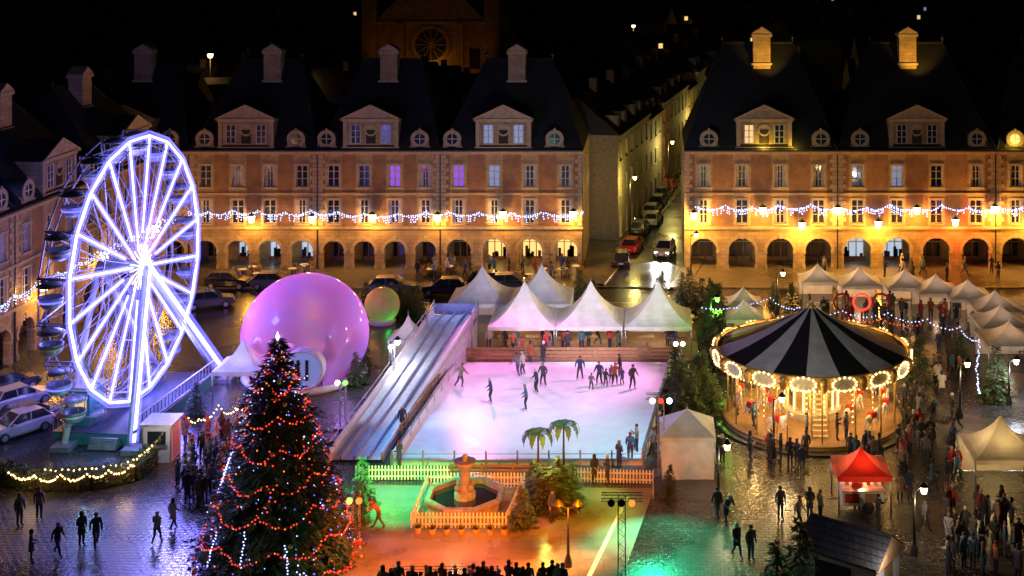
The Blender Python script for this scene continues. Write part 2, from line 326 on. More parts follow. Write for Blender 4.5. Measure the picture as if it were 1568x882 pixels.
    if chim:
        cx=chim*W; cz=ridge-1.9
        dm.b2(cx-.85,cx+.85,D/2-1.6,D/2-.3,cz-1.4,cz+2.6,M_stone); dm.b2(cx-1.0,cx+1.0,D/2-1.75,D/2-.15,cz+2.6,cz+2.85,M_trim); dm.b2(cx-.95,cx+.95,D/2-1.7,D/2-.2,cz+2.85,cz+3.0,M_stone)
        V=[(cx-.95,D/2-1.7,cz+3),(cx+.95,D/2-1.7,cz+3),(cx,D/2-1.7,cz+3.6),(cx-.95,D/2-.2,cz+3),(cx+.95,D/2-.2,cz+3),(cx,D/2-.2,cz+3.6)]
        dm.add(V,[(0,1,2),(3,5,4),(0,2,5,3),(1,4,5,2)],M_trim); dm.b2(cx-1.0,cx+1.0,D/2-1.75,D/2-.15,cz-.2,cz,M_trim)
    wl.obj('walls',e); wi.obj('windows_and_shopfronts',e); rf.obj('roof',e); dm.obj('dormers_and_chimney',e)
    return e
def xw(px): return (px-CX)*S
hs=[(92,290,{},['d','b','d','d'],.5,(.15,.85),.5),
    (290,487,{},['d','b','b','b'],.44,(.12,.83),.54),
    (487,675,{(2,1):M_wpurp},['d','d','d','d'],.43,(.07,.83),.5),
    (675,893,{(0,1):M_wpurp,(1,1):M_wblue,('d',-1):M_wblue,('d',1):M_wblue},['d','w','w','w'],.44,(.08,.80),.5),
    (1048,1283,{('d',-1):M_wwarm},['d','d','d','d'],.52,(.16,.89),.53),
    (1283,1525,{(1,1):M_wblue},['b','b','d','d'],.5,(.14,.88),.5),
    (1525,1770,{('o',.12):M_wwarm},['d','w','d','d'],.5,(.12,.88),.5)]
for k,(a,b_,wlit,lg,dr,oc,ch) in enumerate(hs):
    arcade_house('arcade_house',(xw(a),YF,0),0,xw(b_)-xw(a)-.01,4,dr,oc,lg,wlit,ridge=21.3 if a>1000 else 19.6,chim=ch,endR=(b_==893),endL=(a==1048))
pL=Vector((-46.5,YF-.5,0)); 
dirL=Vector((-48.6,84,0))-pL
Lr=math.atan2(dirL.y*-1,dirL.x*-1)
for k in range(4):
    Wd=13.4; st=pL+dirL.normalized()*(Wd*(k+1)); arcade_house('arcade_house',st,Lr,Wd-.01,4,litg=['w','d','w','d'],wlit={},ridge=18.5,chim=.5)
# ---------------- street houses
sd=Vector((8.5,46.8,0)).normalized()
def townhouse(name,org,rz,W,Hh,D,m,fl,nw,lits=.08,ridge=4):
    e=empty(name,org,rz); wl=MB(); wi=MB(); fh=Hh/fl; ops=[]
    for f in range(fl):
        for i in range(nw):
            c=W*(i+.5)/nw; ops.append((c-.5,c+.5,f*fh+(.15 if f==0 else .8),f*fh+(2.5 if f==0 else min(fh-.35,2.7))))
    xs=sorted(set([0,W]+[o[0] for o in ops]+[o[1] for o in ops])); zs=sorted(set([0,Hh]+[o[2] for o in ops]+[o[3] for o in ops]))
    for xa,xb in zip(xs,xs[1:]):
        for za,zb in zip(zs,zs[1:]):
            cx,cz=(xa+xb)/2,(za+zb)/2
            if any(o[0]<cx<o[1] and o[2]<cz<o[3] for o in ops): continue
            wl.quad((xa,0,za),(xb,0,za),(xb,0,zb),(xa,0,zb),m)
    for xa,xb,za,zb in ops:
        wl.quad((xa,0,za),(xa,.2,za),(xa,.2,zb),(xa,0,zb),m); wl.quad((xb,0,za),(xb,.2,za),(xb,.2,zb),(xb,0,zb),m); wl.quad((xa,0,za),(xb,0,za),(xb,.2,za),(xa,.2,za),m)
        wi.quad((xa,.2,za),(xb,.2,za),(xb,.2,zb),(xa,.2,zb),M_wwarm if R.random()<lits else M_glass)
        cx=(xa+xb)/2; wi.b2(cx-.04,cx+.04,.14,.19,za,zb,M_frame); wi.b2(xa,xb,.14,.185,(za+zb)/2,(za+zb)/2+.06,M_frame)
        wl.b2(xa-.1,xb+.1,-.1,0,za-.1,za,M_trim); wl.b2(xa-.1,xb+.1,-.05,0,zb,zb+.15,M_trim)
    wl.b2(0,W,-.25,0,Hh-.25,Hh,M_trim)
    wl.add([(0,0,0),(W,0,0),(W,D,0),(0,D,0),(0,0,Hh),(W,0,Hh),(W,D,Hh),(0,D,Hh)],[(1,2,6,5),(2,3,7,6),(3,0,4,7)],m)
    rf=MB(); V=[(0,-.3,Hh),(W,-.3,Hh),(W,D,Hh),(0,D,Hh),(0,D/2,Hh+ridge),(W,D/2,Hh+ridge)]; rf.add(V,[(0,1,5,4),(2,3,4,5),(1,2,5),(3,0,4)],M_slate)
    rf.b2(W*.8,W*.8+.9,D/2-.5,D/2+.3,Hh+ridge-1,Hh+ridge+1.2,M_brick)
    for q in(.3,.7): rf.b2(W*q-.5,W*q+.5,.5,3,Hh+.3,Hh+1.8,m); rf.b2(W*q-.35,W*q+.35,.44,.5,Hh+.5,Hh+1.6,M_glass)
    wl.obj('walls',e); wi.obj('windows',e); rf.obj('roof',e)
q=Vector((-5.9+2.2,YF+12.2,0))
ang=math.atan2(sd.y,sd.x)
t=0; ms=[M_plast,M_plast2,M_plast3,M_brick]
for k in range(9):
    Wd=R.choice([9,11,12]); townhouse('townhouse',q+sd*t,ang,Wd,R.choice([10.2,11,11.8]),9,ms[k%4],3,int(Wd/2.6)); t+=Wd+.02
t=0; qr=Vector((3.6+2.6+.4,YF+12.2,0))
for k in range(7):
    Wd=R.choice([9,11,12]); townhouse('townhouse',qr+sd*(t+Wd),ang+math.pi,Wd,R.choice([10.2,11]),9,ms[(k+1)%4],3,int(Wd/2.6)); t+=Wd+.02
st=MB(); c0=Vector((-1.5,YF-6.5,.13)); n_=Vector((sd.y,-sd.x,0))
st.quad(c0-n_*3,c0+n_*3,c0+n_*3+sd*130,c0-n_*3+sd*130,M_asph); st.obj('street')
pv=MB()
for s_ in(-1,1):
    a=c0+n_*3.0*s_; b_=c0+n_*4.7*s_; up=Vector((0,0,.12))
    pv.quad(a+up,b_+up,b_+up+sd*130,a+up+sd*130,M_pave); pv.quad(a-up,a+up,a+up+sd*130,a-up+sd*130,M_trim)
pv.obj('pavement')
st=MB(); st.b2(-6.5,3.2,YF-6.5,YF+6,-.1,.122,M_pave); st.obj('pavement')
# ---------------- distant town
dt=MB(); R2=random.Random(3)
M_dw=mat('distant_wall',(.14,.11,.08),.9); 
for k in range(900):
    y=R2.uniform(150,760); x=R2.uniform(-.55*y-10,.36*y+10)
    sx=-1.5+(y-YF+6.5)*.18
    if y<260 and abs(x-sx)<17: continue
    if 210<y<262 and -58<x<-25: continue
    if y<YF+26: continue
    w_=R2.uniform(7,14); d=R2.uniform(7,11); h=R2.uniform(6,11); rg=R2.uniform(2.5,5); a=R2.choice([0,0,math.pi/2,.3,-.3]); T=Matrix.Translation((x,y,0))@Matrix.Rotation(a,4,'Z')
    V=[(-w_/2,-d/2,0),(w_/2,-d/2,0),(w_/2,d/2,0),(-w_/2,d/2,0),(-w_/2,-d/2,h),(w_/2,-d/2,h),(w_/2,d/2,h),(-w_/2,d/2,h),(-w_/2,0,h+rg),(w_/2,0,h+rg)]
    dt.add(V,[(0,1,5,4),(1,2,6,9,5),(2,3,7,6),(3,0,4,8,7)],M_dw,M=T); dt.add(V,[(4,5,9,8),(6,7,8,9)],M_slate,M=T)
    dt.box((w_*.3,0,h+rg),(.8,.8,1.6),M_dw,M=T)
    if R2.random()<.09:
        xx=R2.uniform(-w_/2+1.5,w_/2-1.5); zz=h+rg*.45; yy=-d*.29
        dt.box((xx,yy,zz),(1.5,1.6,1.7),M_dw,M=T); dt.box((xx,yy-.83,zz+.1),(.8,.05,.9),R2.choice([M_wwarm,M_wblue,M_wwarm,M_shop]),M=T)
dt.obj('distant_town')
for px,py,Y in [(470,118,175),(1185,28,330),(1210,12,370),(300,165,150),(1090,90,230),(970,40,300),(322,85,190)]:
    p=at(px,py,Y); m=MB(); m.beam((p.x,p.y,0),(p.x,p.y,p.z),.08,M_blk); m.lathe([(0,-.35),(.3,-.3),(.42,.2),(0,.2)],p,M_lamp,8); m.obj('street_lamp')
    light('lamp_light','POINT',p+Vector((0,-.6,-.3)),260,(1,.5,.12),size=.2)
def church():
    e=empty('gothic_church',(at(660,0,225).x,225,0)); m=MB(); 
    m.b2(-9.5,9.5,0,40,0,17,M_stone); V=[(-9.8,-.2,17),(9.8,-.2,17),(0,-.2,27),(-9.8,40,17),(9.8,40,17),(0,40,27)]
    m.add(V,[(0,1,2),(3,5,4)],M_stone); m.add(V,[(0,2,5,3),(1,4,5,2)],M_slate)
    for s_ in(-1,1):
        m.b2(s_*10.5-1.2,s_*10.5+1.2,-1.2,1.2,0,21,M_stone); m.lathe([(1.6,0),(0,5)],(s_*10.5,0,21),M_stone,4,False,math.pi/4)
        m.b2(s_*5.2-.5,s_*5.2+.5,-1,0,0,17,M_stone)
        for zz in(3,9): 
            m.b2(s_*7.6-1,s_*7.6+1,-.12,-.02,zz,zz+3.6,M_dark); 
            for q in(-1.1,1.1): m.b2(s_*7.6+q-.12,s_*7.6+q+.12,-.3,0,zz,zz+3.8,M_trim)
        for yy in range(5,40,6): m.b2(s_*10.6-1,s_*10.6+1,yy-.4,yy+.4,0,13,M_stone)
    T=Matrix.Translation((0,-.1,13.3))@Matrix.Rotation(math.radians(90),4,'X')
    m.lathe([(0,0),(2.7,0)],(0,0,0),M_dark,28,False,M=T); m.lathe([(2.7,0),(2.7,.3),(3.3,.3),(3.3,0)],(0,0,0),M_stone,28,False,M=T)
    for k in range(12): a=k*math.pi/6; m.beam((0,-.25,13.3),(2.8*math.cos(a),-.25,13.3+2.8*math.sin(a)),.1,M_stone,4)
    m.b2(-9.5,9.5,-.5,0,8.6,9.1,M_trim); m.b2(-9.5,9.5,-.5,0,16.8,17.3,M_trim)
    m.b2(-1.8,1.8,-.1,-.02,0,5,M_dark)
    m.obj('church_front_and_nave',e)
    for s_ in(-1,1): light('church_floodlight','SPOT',e.location+Vector((s_*7,-7,8.8)),120,(1,.3,.03),target=e.location+Vector((s_*4,0,14)),angle=120,size=.4,parent=e)
    light('church_floodlight','POINT',e.location+Vector((1,-2.2,9.8)),60,(1,.45,.05),size=.2,parent=e)
church()
# ---------------- wall lanterns
lm=MB(); lm.beam((0,0,0),(0,-.7,.15),.04,M_blk); lm.lathe([(.0,-.4),(.24,-.35),(.36,.3),(.0,.3)],(0,-.75,0),M_lamp,6,False); lm.lathe([(.4,.3),(.08,.55),(0,.65)],(0,-.75,0),M_blk,6,False)
for k in range(6): 
    a=k*math.pi/3; lm.beam((.24*math.cos(a),-.75+.24*math.sin(a),-.35),(.37*math.cos(a),-.75+.37*math.sin(a),.3),.02,M_blk,4)
lme=lm.obj('wall_lantern',link=False)
for (px,py,en) in [(385,335,700),(478,335,480),(570,333,700),(670,333,620),(770,328,720),(878,328,850),(1063,330,2000),(1168,322,900),(1228,345,1300),(1283,322,900),(1345,343,1100),(1404,322,900),(1463,340,1100),(1523,320,1500),(1580,338,950)]:
    p=at(px,py,YF-.75); o=inst('wall_lantern',lme,(p.x,YF-.01,p.z)); 
    col=(1,.45,.05) if not(1440<px<1480) else (1,.1,.01)
    light('lantern_light','POINT',(p.x,YF-1.2,p.z-.35),en*.95,col,size=.22,parent=o)
for k in range(5):
    p=pL+dirL.normalized()*(4+k*10); o=inst('wall_lantern',lme,Vector((p.x+.02,p.y,5.0)),math.pi/2)
    light('lantern_light','POINT',Vector((p.x+1.3,p.y,4.5)),520,(1,.47,.06),size=.25,parent=o)
for px in(755,805,860): light('arcade_lamp','POINT',(xw(px),YF+2,3.2),120,(1,.6,.17),size=.2)
for px in(400,465,1349): light('arcade_lamp','POINT',(xw(px),YF+2,3.2),45,(.7,.85,1),size=.2)
for px in(1150,1465,520,620): light('arcade_lamp','POINT',(xw(px),YF+2,3.2),25,(1,.5,.1),size=.2)
for cx,cz in((1173,21.8),(1403,22.3)):
    light('chimney_floodlight','SPOT',(xw(cx)+1.0,YF+1.0,17.6),1500,(1,.52,.06),target=(xw(cx)*1.045,YF+5,21.4),angle=70,size=.1)
light('dormer_floodlight','POINT',(xw(1170),YF-.7,12.0),110,(1,.65,.06),size=.1); light('dormer_floodlight','POINT',(xw(1216),YF-.7,12.0),50,(1,.65,.06),size=.1)
light('oculus_floodlight','POINT',(xw(1553),YF-.8,12.3),80,(1,.65,.06),size=.1)
for px in(570,770): light('dormer_floodlight','POINT',(xw(px),YF-3,12.2),40,(1,.75,.6),size=.2)
def garland(name,pts,sag,step,r,mt,drops=0,mts=None,parent=None,wire=.015,jit=.05):
    m=MB(); i=0
    for a,b_ in zip(pts,pts[1:]):
        a=Vector(a);b_=Vector(b_); L=(b_-a).length; n=max(2,int(L/step)); pr=a
        for k in range(1,n+1):
            t=k/n; p=a.lerp(b_,t)-Vector((0,0,4*sag*t*(1-t))); m.beam(pr,p,wire,M_blk,3,cap=False); pr=p
            mm=mts[i%len(mts)] if mts else mt; i+=1
            m.oct(p+Vector((R.uniform(-jit,jit),R.uniform(-jit,jit),R.uniform(-jit,jit)-r)),r,mm)
            if drops:
                for q in range(R.randint(0,drops)): m.oct(p-Vector((0,0,.22*(q+1)))+Vector((R.uniform(-.05,.05),0,0)),r*.9,mm)
    return m.obj(name,parent)
def gl(pxs,z0): return [(xw(p),YF-.75,z0+R.uniform(-.1,.25)) for p in pxs]
garland('icicle_light_garland',gl([290,322,360,398,440,478,520,560,612,655,690,735,785,830,893],5.75),.35,.2,.08,M_bulbc,3)
garland('icicle_light_garland',gl([1062,1110,1150,1190,1240,1283,1325,1360,1404,1440,1480,1523,1570,1620],6.3),.4,.2,.085,M_bulbc,3)
garland('icicle_light_garland',[(p.x+1,p.y,5.7) for p in [pL+dirL.normalized()*(k*3.2) for k in range(16)]],.35,.25,.07,M_bulbc,3)
# ---------------- lamp posts
def lamp_post(loc,h,col,en,mt,name='street_lamp',arms=1):
    m=MB(); m.beam((0,0,0),(0,0,h),.09,M_blk,8,.05); m.lathe([(.2,0),(.2,.3),(.1,.6)],(0,0,0),M_blk,10)
    for k in range(arms):
        s_=1 if k==0 else -1
        m.beam((0,0,h-.1),(s_*.5,0,h+.2),.035,M_blk); m.lathe([(0,-.4),(.13,-.35),(.22,0),(0,0)],(s_*.5,0,h+.15),mt,8); m.lathe([(.28,0),(.1,.2),(0,.28)],(s_*.5,0,h+.15),M_blk,8)
    o=m.obj(name); o.location=loc
    light('lamp_light','POINT',Vector(loc)+Vector((.5,-.1,h-.45)),en,col,size=.15,parent=o)
for k,tt in enumerate((18,42,66,90)):
    lamp_post(c0+sd*tt+n_*(-4.2),6.5,(1,.78,.2),620,M_lamp)
lamp_post(G(1058,425),4,(1,.5,.1),320,M_lamp)
lamp_post(G(598,592),3.2,(.85,.9,1),350,M_lampw,'floodlight_mast')
lamp_post(G(1088,560),5.0,(.35,1,.1),500,M_bulbg,'floodlight_mast')
lamp_post(G(870,868),3.0,(1,.35,.05),5,M_blk,'street_lamp',2)
# ---------------- ferris wheel
fe=empty('ferris_wheel',(0,0,0))
Zc=H-(408-YH)*87.8/F; C=Vector(((214-CX)*87.8/F,87.8,Zc)); al=math.radians(84)
u=Vector((math.cos(al),math.sin(al),0)); ax=Vector((-math.sin(al),math.cos(al),0)); up=Vector((0,0,1)); RW=8.7; NG=20
fl=MB(); fs=MB(); fb=MB(); sl=MB(); hub1=C; hub2=C+ax*2.0  # fb holds glowing blue strips added beside the LEDs to imitate their halo
def rp(c,a,r): return c+u*(math.cos(a)*r)+up*(math.sin(a)*r)
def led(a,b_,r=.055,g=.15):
    fl.beam(a,b_,r,M_led); sl.beam(a,b_,g,M_halo,8,cap=False)
for k in range(NG):
    a0=2*math.pi*(k+.5)/NG; a1=2*math.pi*(k+1.5)/NG; am=(a0+a1)/2
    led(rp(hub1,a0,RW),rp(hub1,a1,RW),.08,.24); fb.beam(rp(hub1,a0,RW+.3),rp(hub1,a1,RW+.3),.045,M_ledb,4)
    fs.beam(rp(hub1,a0,RW-.6),rp(hub1,a1,RW-.6),.05,M_steel,5)
    fs.beam(rp(hub1,a0,RW-.6),rp(hub1,a1,RW),.035,M_steel,4)
    for rr in(RW,RW-.8): fs.beam(rp(hub2,a0,rr),rp(hub2,a1,rr),.06,M_steel,5)
    fs.beam(rp(hub2,a0,.4),rp(hub2,a0,RW),.05,M_steel,5); fs.beam(rp(hub1,a0,RW),rp(hub2,a0,RW),.06,M_steel,5)
    fs.beam(rp(hub1,a0,RW),rp(hub2,a1,RW),.03,M_steel,4); fs.beam(rp(hub1,a0,RW*.5),rp(hub2,a0,RW),.03,M_steel,4)
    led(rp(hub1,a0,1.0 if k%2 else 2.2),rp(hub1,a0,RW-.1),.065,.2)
    for s_ in(-1,1): fb.beam(rp(hub1,a0+s_*.07,1.6),rp(hub1,a0+s_*.02,RW-.4),.025,M_ledb,4)
    fs.beam(rp(hub1,a0,RW*.55),rp(hub1,a1,RW*.55),.04,M_steel,4)
    fs.beam(rp(hub1,a0,.5),rp(hub1,am,RW-.6),.02,M_steel,4)
    a=am; fl.beam(rp(hub1-ax*.25,a,.25),rp(hub1-ax*.1,a,1.5),.04,M_led)
    p=rp(hub1+ax*1.0,a0,RW+.35); base=p-up*1.7
    fs.beam(p-ax*.9,p+ax*.9,.05,M_steel,5)
    for s_ in(-1,1): fs.beam(p+ax*.8*s_,base+ax*.7*s_+up*.8,.035,M_steel,4); fs.beam(rp(hub1+ax*(1+s_),a0,RW),p+ax*.9*s_,.05,M_steel,4)
    T=Matrix.Translation(base)@Matrix.Scale(.85,4)
    fs.lathe([(.0,-.05),(.5,0),(.78,.25),(.85,.75),(.9,.78),(.8,.8),(.7,.3),(0,.15)],(0,0,0),M_steel,14,M=T)
    fs.lathe([(.82,.42),(.87,.56)],(0,0,0),M_ledb if k%2 else M_white,14,M=T)
    fs.lathe([(.95,1.55),(.98,1.6),(.5,1.85),(0,1.95)],(0,0,0),M_steel,14,M=T)
    for q in range(4): aa=q*math.pi/2+.78; fs.beam(T@Vector((.8*math.cos(aa),.8*math.sin(aa),.78)),T@Vector((.85*math.cos(aa),.85*math.sin(aa),1.57)),.022,M_steel,4)
    fs.box((0,0,.4),(1.0,.4,.1),M_blk,M=T)
fl.lathe([(0,0),(.6,0),(.7,.12)],(0,0,0),M_led,20,False,M=Matrix.Translation(hub1-ax*.35)@(-ax).to_track_quat('Z','Y').to_matrix().to_4x4())
fs.beam(hub1-ax*.3,hub2+ax*.9,.35,M_steel,12)
f1=G(205,692);f2=G(345,583); hN=hub1-ax*.75
for f_,rr,g_ in((f1,.1,.28),(f2,.15,.4)):
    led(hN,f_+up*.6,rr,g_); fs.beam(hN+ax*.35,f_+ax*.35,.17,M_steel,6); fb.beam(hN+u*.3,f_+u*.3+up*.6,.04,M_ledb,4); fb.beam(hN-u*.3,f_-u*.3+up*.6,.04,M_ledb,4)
f3=f1+ax*4.6;f4=f2+ax*4.6; hF=hub2+ax*.9
for f_ in(f3,f4): fs.beam(hF,f_,.2,M_white,6); fs.box(f_+up*.15,(1.2,1.2,.3),M_steel)
for f_ in(f1,f2): fs.box(f_+up*.15,(1.2,1.2,.3),M_steel)
fs.beam(f1+up*1.2,f2+up*1.2,.1,M_steel); fs.beam(f3+up*1.2,f4+up*1.2,.1,M_steel)
M_teal=mat('teal_paint',(.05,.25,.3),.45)
M_dsteel=mat('dark_platform_plate',(.1,.12,.16),.35,metal=.3)
pc=(f1+f2+f3+f4)/4+ax*.8; T=Matrix.Translation(pc)@Matrix.Rotation(al,4,'Z')
fs.box((0,0,.35),(11.5,5.4,.7),M_teal,M=T); fs.box((0,0,.74),(11.6,5.5,.06),M_dsteel,M=T)
for q in range(24):
    for yy in(-2.7,2.7): fs.box((-5.7+q*.5,yy,1.25),(.05,.05,1.0),M_steel,M=T)
for yy in(-2.7,2.7): fs.box((0,yy,1.75),(11.5,.07,.07),M_white,M=T)
for q in range(6): fs.box((-6.2,-1+q*.01,.1+.1*q-.0),(.9-.15*q,1.8,.1),M_alu,M=T)
fs.box((-3.9,1.6,1.9),(1.8,1.6,2.3),M_teal,M=T); fs.box((-3.9,1.6,3.1),(2.1,1.9,.12),M_white,M=T); fs.box((-4.82,1.6,2.2),(.03,1.2,.9),M_wwarm,M=T)
fl.obj('led_rim_and_spokes',fe); fb.obj('blue_halo_strips',fe); sl.obj('led_halo_tubes',fe); fs.obj('steel_frame_and_gondolas',fe)
BL=(.2,.18,1)
light('wheel_glow','POINT',hub1-ax*3,3400,BL,size=1.2,parent=fe)
light('wheel_glow','POINT',rp(hub1-ax*2.0,-1.2,7),1800,BL,size=1.,parent=fe); light('wheel_glow','POINT',rp(hub1+ax*1,1.6,5),900,BL,size=1.,parent=fe)
light('wheel_glow','POINT',rp(hub1+ax*1,3.3,6),1100,BL,size=1.,parent=fe)
light('wheel_glow','SPOT',f1+Vector((3,-2,8)),4200,(.3,.26,1),target=G(230,880),angle=110,size=.6,parent=fe)
light('platform_lamp','POINT',f1+Vector((-2,-2,2.4)),160,(.2,.7,.8),size=.3,parent=fe)
# ---------------- bubbles
def bubble_mat(name,c1,c2,tmin=.35):
    m,nt,b=nmat(name);N=nt.nodes;L=nt.links
    tc=N.new('ShaderNodeTexCoord'); no=N.new('ShaderNodeTexNoise'); no.inputs['Scale'].default_value=.3; no.inputs['Detail'].default_value=2; no.inputs['Distortion'].default_value=1; L.new(tc.outputs['Object'],no.inputs['Vector'])
    rpn=N.new('ShaderNodeValToRGB'); rpn.color_ramp.elements[0].color=(*c1,1); rpn.color_ramp.elements[1].color=(*c2,1); rpn.color_ramp.elements[0].position=.4; rpn.color_ramp.elements[1].position=.6; L.new(no.outputs['Fac'],rpn.inputs['Fac'])
    t=N.new('ShaderNodeBsdfTranslucent'); L.new(rpn.outputs['Color'],t.inputs['Color']); L.new(rpn.outputs['Color'],b.inputs['Base Color']); b.inputs['Roughness'].default_value=.12; b.inputs['Coat Weight'].default_value=.9; b.inputs['Coat Roughness'].default_value=.04
    tr=N.new('ShaderNodeBsdfTransparent'); lw=N.new('ShaderNodeLayerWeight'); lw.inputs['Blend'].default_value=.4
    m1=N.new('ShaderNodeMixShader'); m1.inputs[0].default_value=.45; L.new(b.outputs[0],m1.inputs[1]); L.new(t.outputs[0],m1.inputs[2])
    mr=N.new('ShaderNodeMapRange'); mr.inputs['To Min'].default_value=tmin; mr.inputs['To Max'].default_value=1; L.new(lw.outputs['Facing'],mr.inputs['Value'])
    m2=N.new('ShaderNodeMixShader'); L.new(mr.outputs['Result'],m2.inputs[0]); L.new(tr.outputs[0],m2.inputs[1]); L.new(m1.outputs[0],m2.inputs[2]); L.new(m2.outputs[0],N['Material Output'].inputs['Surface']); return m
M_bub=bubble_mat('inflatable_pvc',(.85,.45,.7),(.65,.5,.9),.4); M_bub2=bubble_mat('inflatable_pvc_small',(.85,.5,.42),(.45,.7,.4),.6)
bc=Vector((-25.3,95,2.95)); be=empty('inflatable_snow_globe',(bc.x,bc.y,0)); m=MB(); m.ball((0,0,2.95),4.55,M_bub,48,32,(1,1,.97))
for v in m.v: v.z=max(v.z,.02)
m.obj('globe_shell',be)
m=MB(); m.lathe([(4.25,0),(4.5,.25),(4.25,.5),(3.9,.3)],(0,0,0),M_white,40); 
T=Matrix.Translation((1.1,-4.75,2.0))@Matrix.Rotation(math.radians(90),4,'X')
m.lathe([(1.15,-.9),(1.2,.0),(1.35,.12),(1.45,0),(1.4,-.9)],(0,0,0),M_white,28,M=T)
M_door=emis('lit_vinyl_door',(.4,.5,1),.3); m.lathe([(0,.02),(1.2,.02)],(0,0,0),M_door,28,False,M=T)
for xx in(-.3,.3): m.b2(xx+.98,xx+1.2,-4.83,-4.78,1.3,2.7,M_blk)
m.lathe([(3.8,.1),(2.5,.3),(0,.4)],(0,0,0),M_steel,24)
m.ball((-1.4,.8,.95),.6,M_white); m.ball((-1.4,.8,1.75),.4,M_white)
m.obj('globe_base_and_door',be)
light('globe_lamp','POINT',bc+Vector((-2.2,-.6,1.8)),330,(1,.16,.5),size=.4,parent=be); light('globe_lamp','POINT',bc+Vector((2.6,.5,.3)),230,(.55,.22,1),size=.4,parent=be); light('globe_lamp','POINT',bc+Vector((.3,1,2.6)),150,(1,.4,.75),size=.4,parent=be)
bc2=Vector((-22.4,108,1.5)); m=MB(); m.ball((0,0,0),1.46,M_bub2,28,18); m.lathe([(1.0,-1.5),(1.15,-1.3),(1,-1.1)],(0,0,0),M_white,20)
b2=m.obj('inflatable_snow_globe'); b2.location=bc2
light('globe_lamp','POINT',bc2+Vector((.6,-.4,-.7)),24,(.05,1,.15),size=.2,parent=b2); light('globe_lamp','POINT',bc2+Vector((-.7,-.3,.5)),26,(1,.2,.12),size=.2,parent=b2)
# ---------------- ice rink
A=G(600,712);B=G(985,712);Cc=G(1030,556);Dd=G(705,556)
M_ice,nt,b=nmat('ice'); N=nt.nodes;L=nt.links
tc=N.new('ShaderNodeTexCoord'); no=N.new('ShaderNodeTexNoise'); no.inputs['Scale'].default_value=.5; no.inputs['Detail'].default_value=10; no.inputs['Distortion'].default_value=1.5; L.new(tc.outputs['Object'],no.inputs['Vector'])
rpn=N.new('ShaderNodeValToRGB'); rpn.color_ramp.elements[0].color=(.76,.79,.83,1); rpn.color_ramp.elements[1].color=(.85,.87,.9,1); rpn.color_ramp.elements[0].position=.35; rpn.color_ramp.elements[1].position=.65; L.new(no.outputs['Fac'],rpn.inputs['Fac']); L.new(rpn.outputs['Color'],b.inputs['Base Color'])
mr=N.new('ShaderNodeMapRange'); mr.inputs['To Min'].default_value=.2; mr.inputs['To Max'].default_value=.5; L.new(no.outputs['Fac'],mr.inputs['Value']); L.new(mr.outputs['Result'],b.inputs['Roughness'])
re=empty('ice_rink'); m=MB(); z=Vector((0,0,.1)); m.quad(A+z,B+z,Cc+z,Dd+z,M_ice); m.obj('ice_sheet',re)
m=MB()
def board(a,b_,h,mt,top=M_alu,step=2.0,th=.1):
    a=Vector(a);b_=Vector(b_);d=(b_-a);L_=d.length;d.normalize();rz=math.atan2(d.y,d.x)
    m.box((a+b_)/2+Vector((0,0,h/2)),(L_,th,h),mt,rz); m.box((a+b_)/2+Vector((0,0,h+.03)),(L_,th+.08,.06),top,rz)
    n=int(L_/step)
    for k in range(n+1): m.box(a+d*(L_*k/n)+Vector((0,0,h/2)),(.09,th+.1,h),M_alu,rz)
M_brd=mat('rink_boards_white',(.7,.72,.74),.4,var=.1)
board(A,Dd,.6,M_brd); board(B,Cc,.9,M_brd); board(A,B,.3,M_brd)
def rails(m,a,b_,mt,h=1.05,n=5,step=1.8,th=.035,bw=.12):
    a=Vector(a);b_=Vector(b_);d=(b_-a);L_=d.length;d.normalize();rz=math.atan2(d.y,d.x)
    for k in range(n): m.box((a+b_)/2+Vector((0,0,h*(k+.6)/n)),(L_,th,bw),mt,rz)
    q=max(1,int(L_/step))
    for k in range(q+1): m.box(a+d*(L_*k/q)+Vector((0,0,h/2)),(.1,.1,h+.05),mt,rz)
rails(m,A+Vector((0,-.12,0)),B+Vector((0,-.12,0)),M_alu,h=.9,n=2,bw=.03,step=1.9)
m.obj('rink_boards',re)
m=MB()
rails(m,Dd+Vector((0,.25,0)),Cc+Vector((.2,.25,0)),M_wood,h=1.1,n=4,bw=.2)
rails(m,A+Vector((-.25,4,0)),Dd+Vector((-.25,.3,0)),M_wood,h=.95,n=3)
m.obj('wooden_fence')
m=MB(); m.b2(Dd.x-.2,Cc.x+2,Dd.y+.4,Dd.y+9.5,0,.1,M_wood); m.obj('terrace_deck')
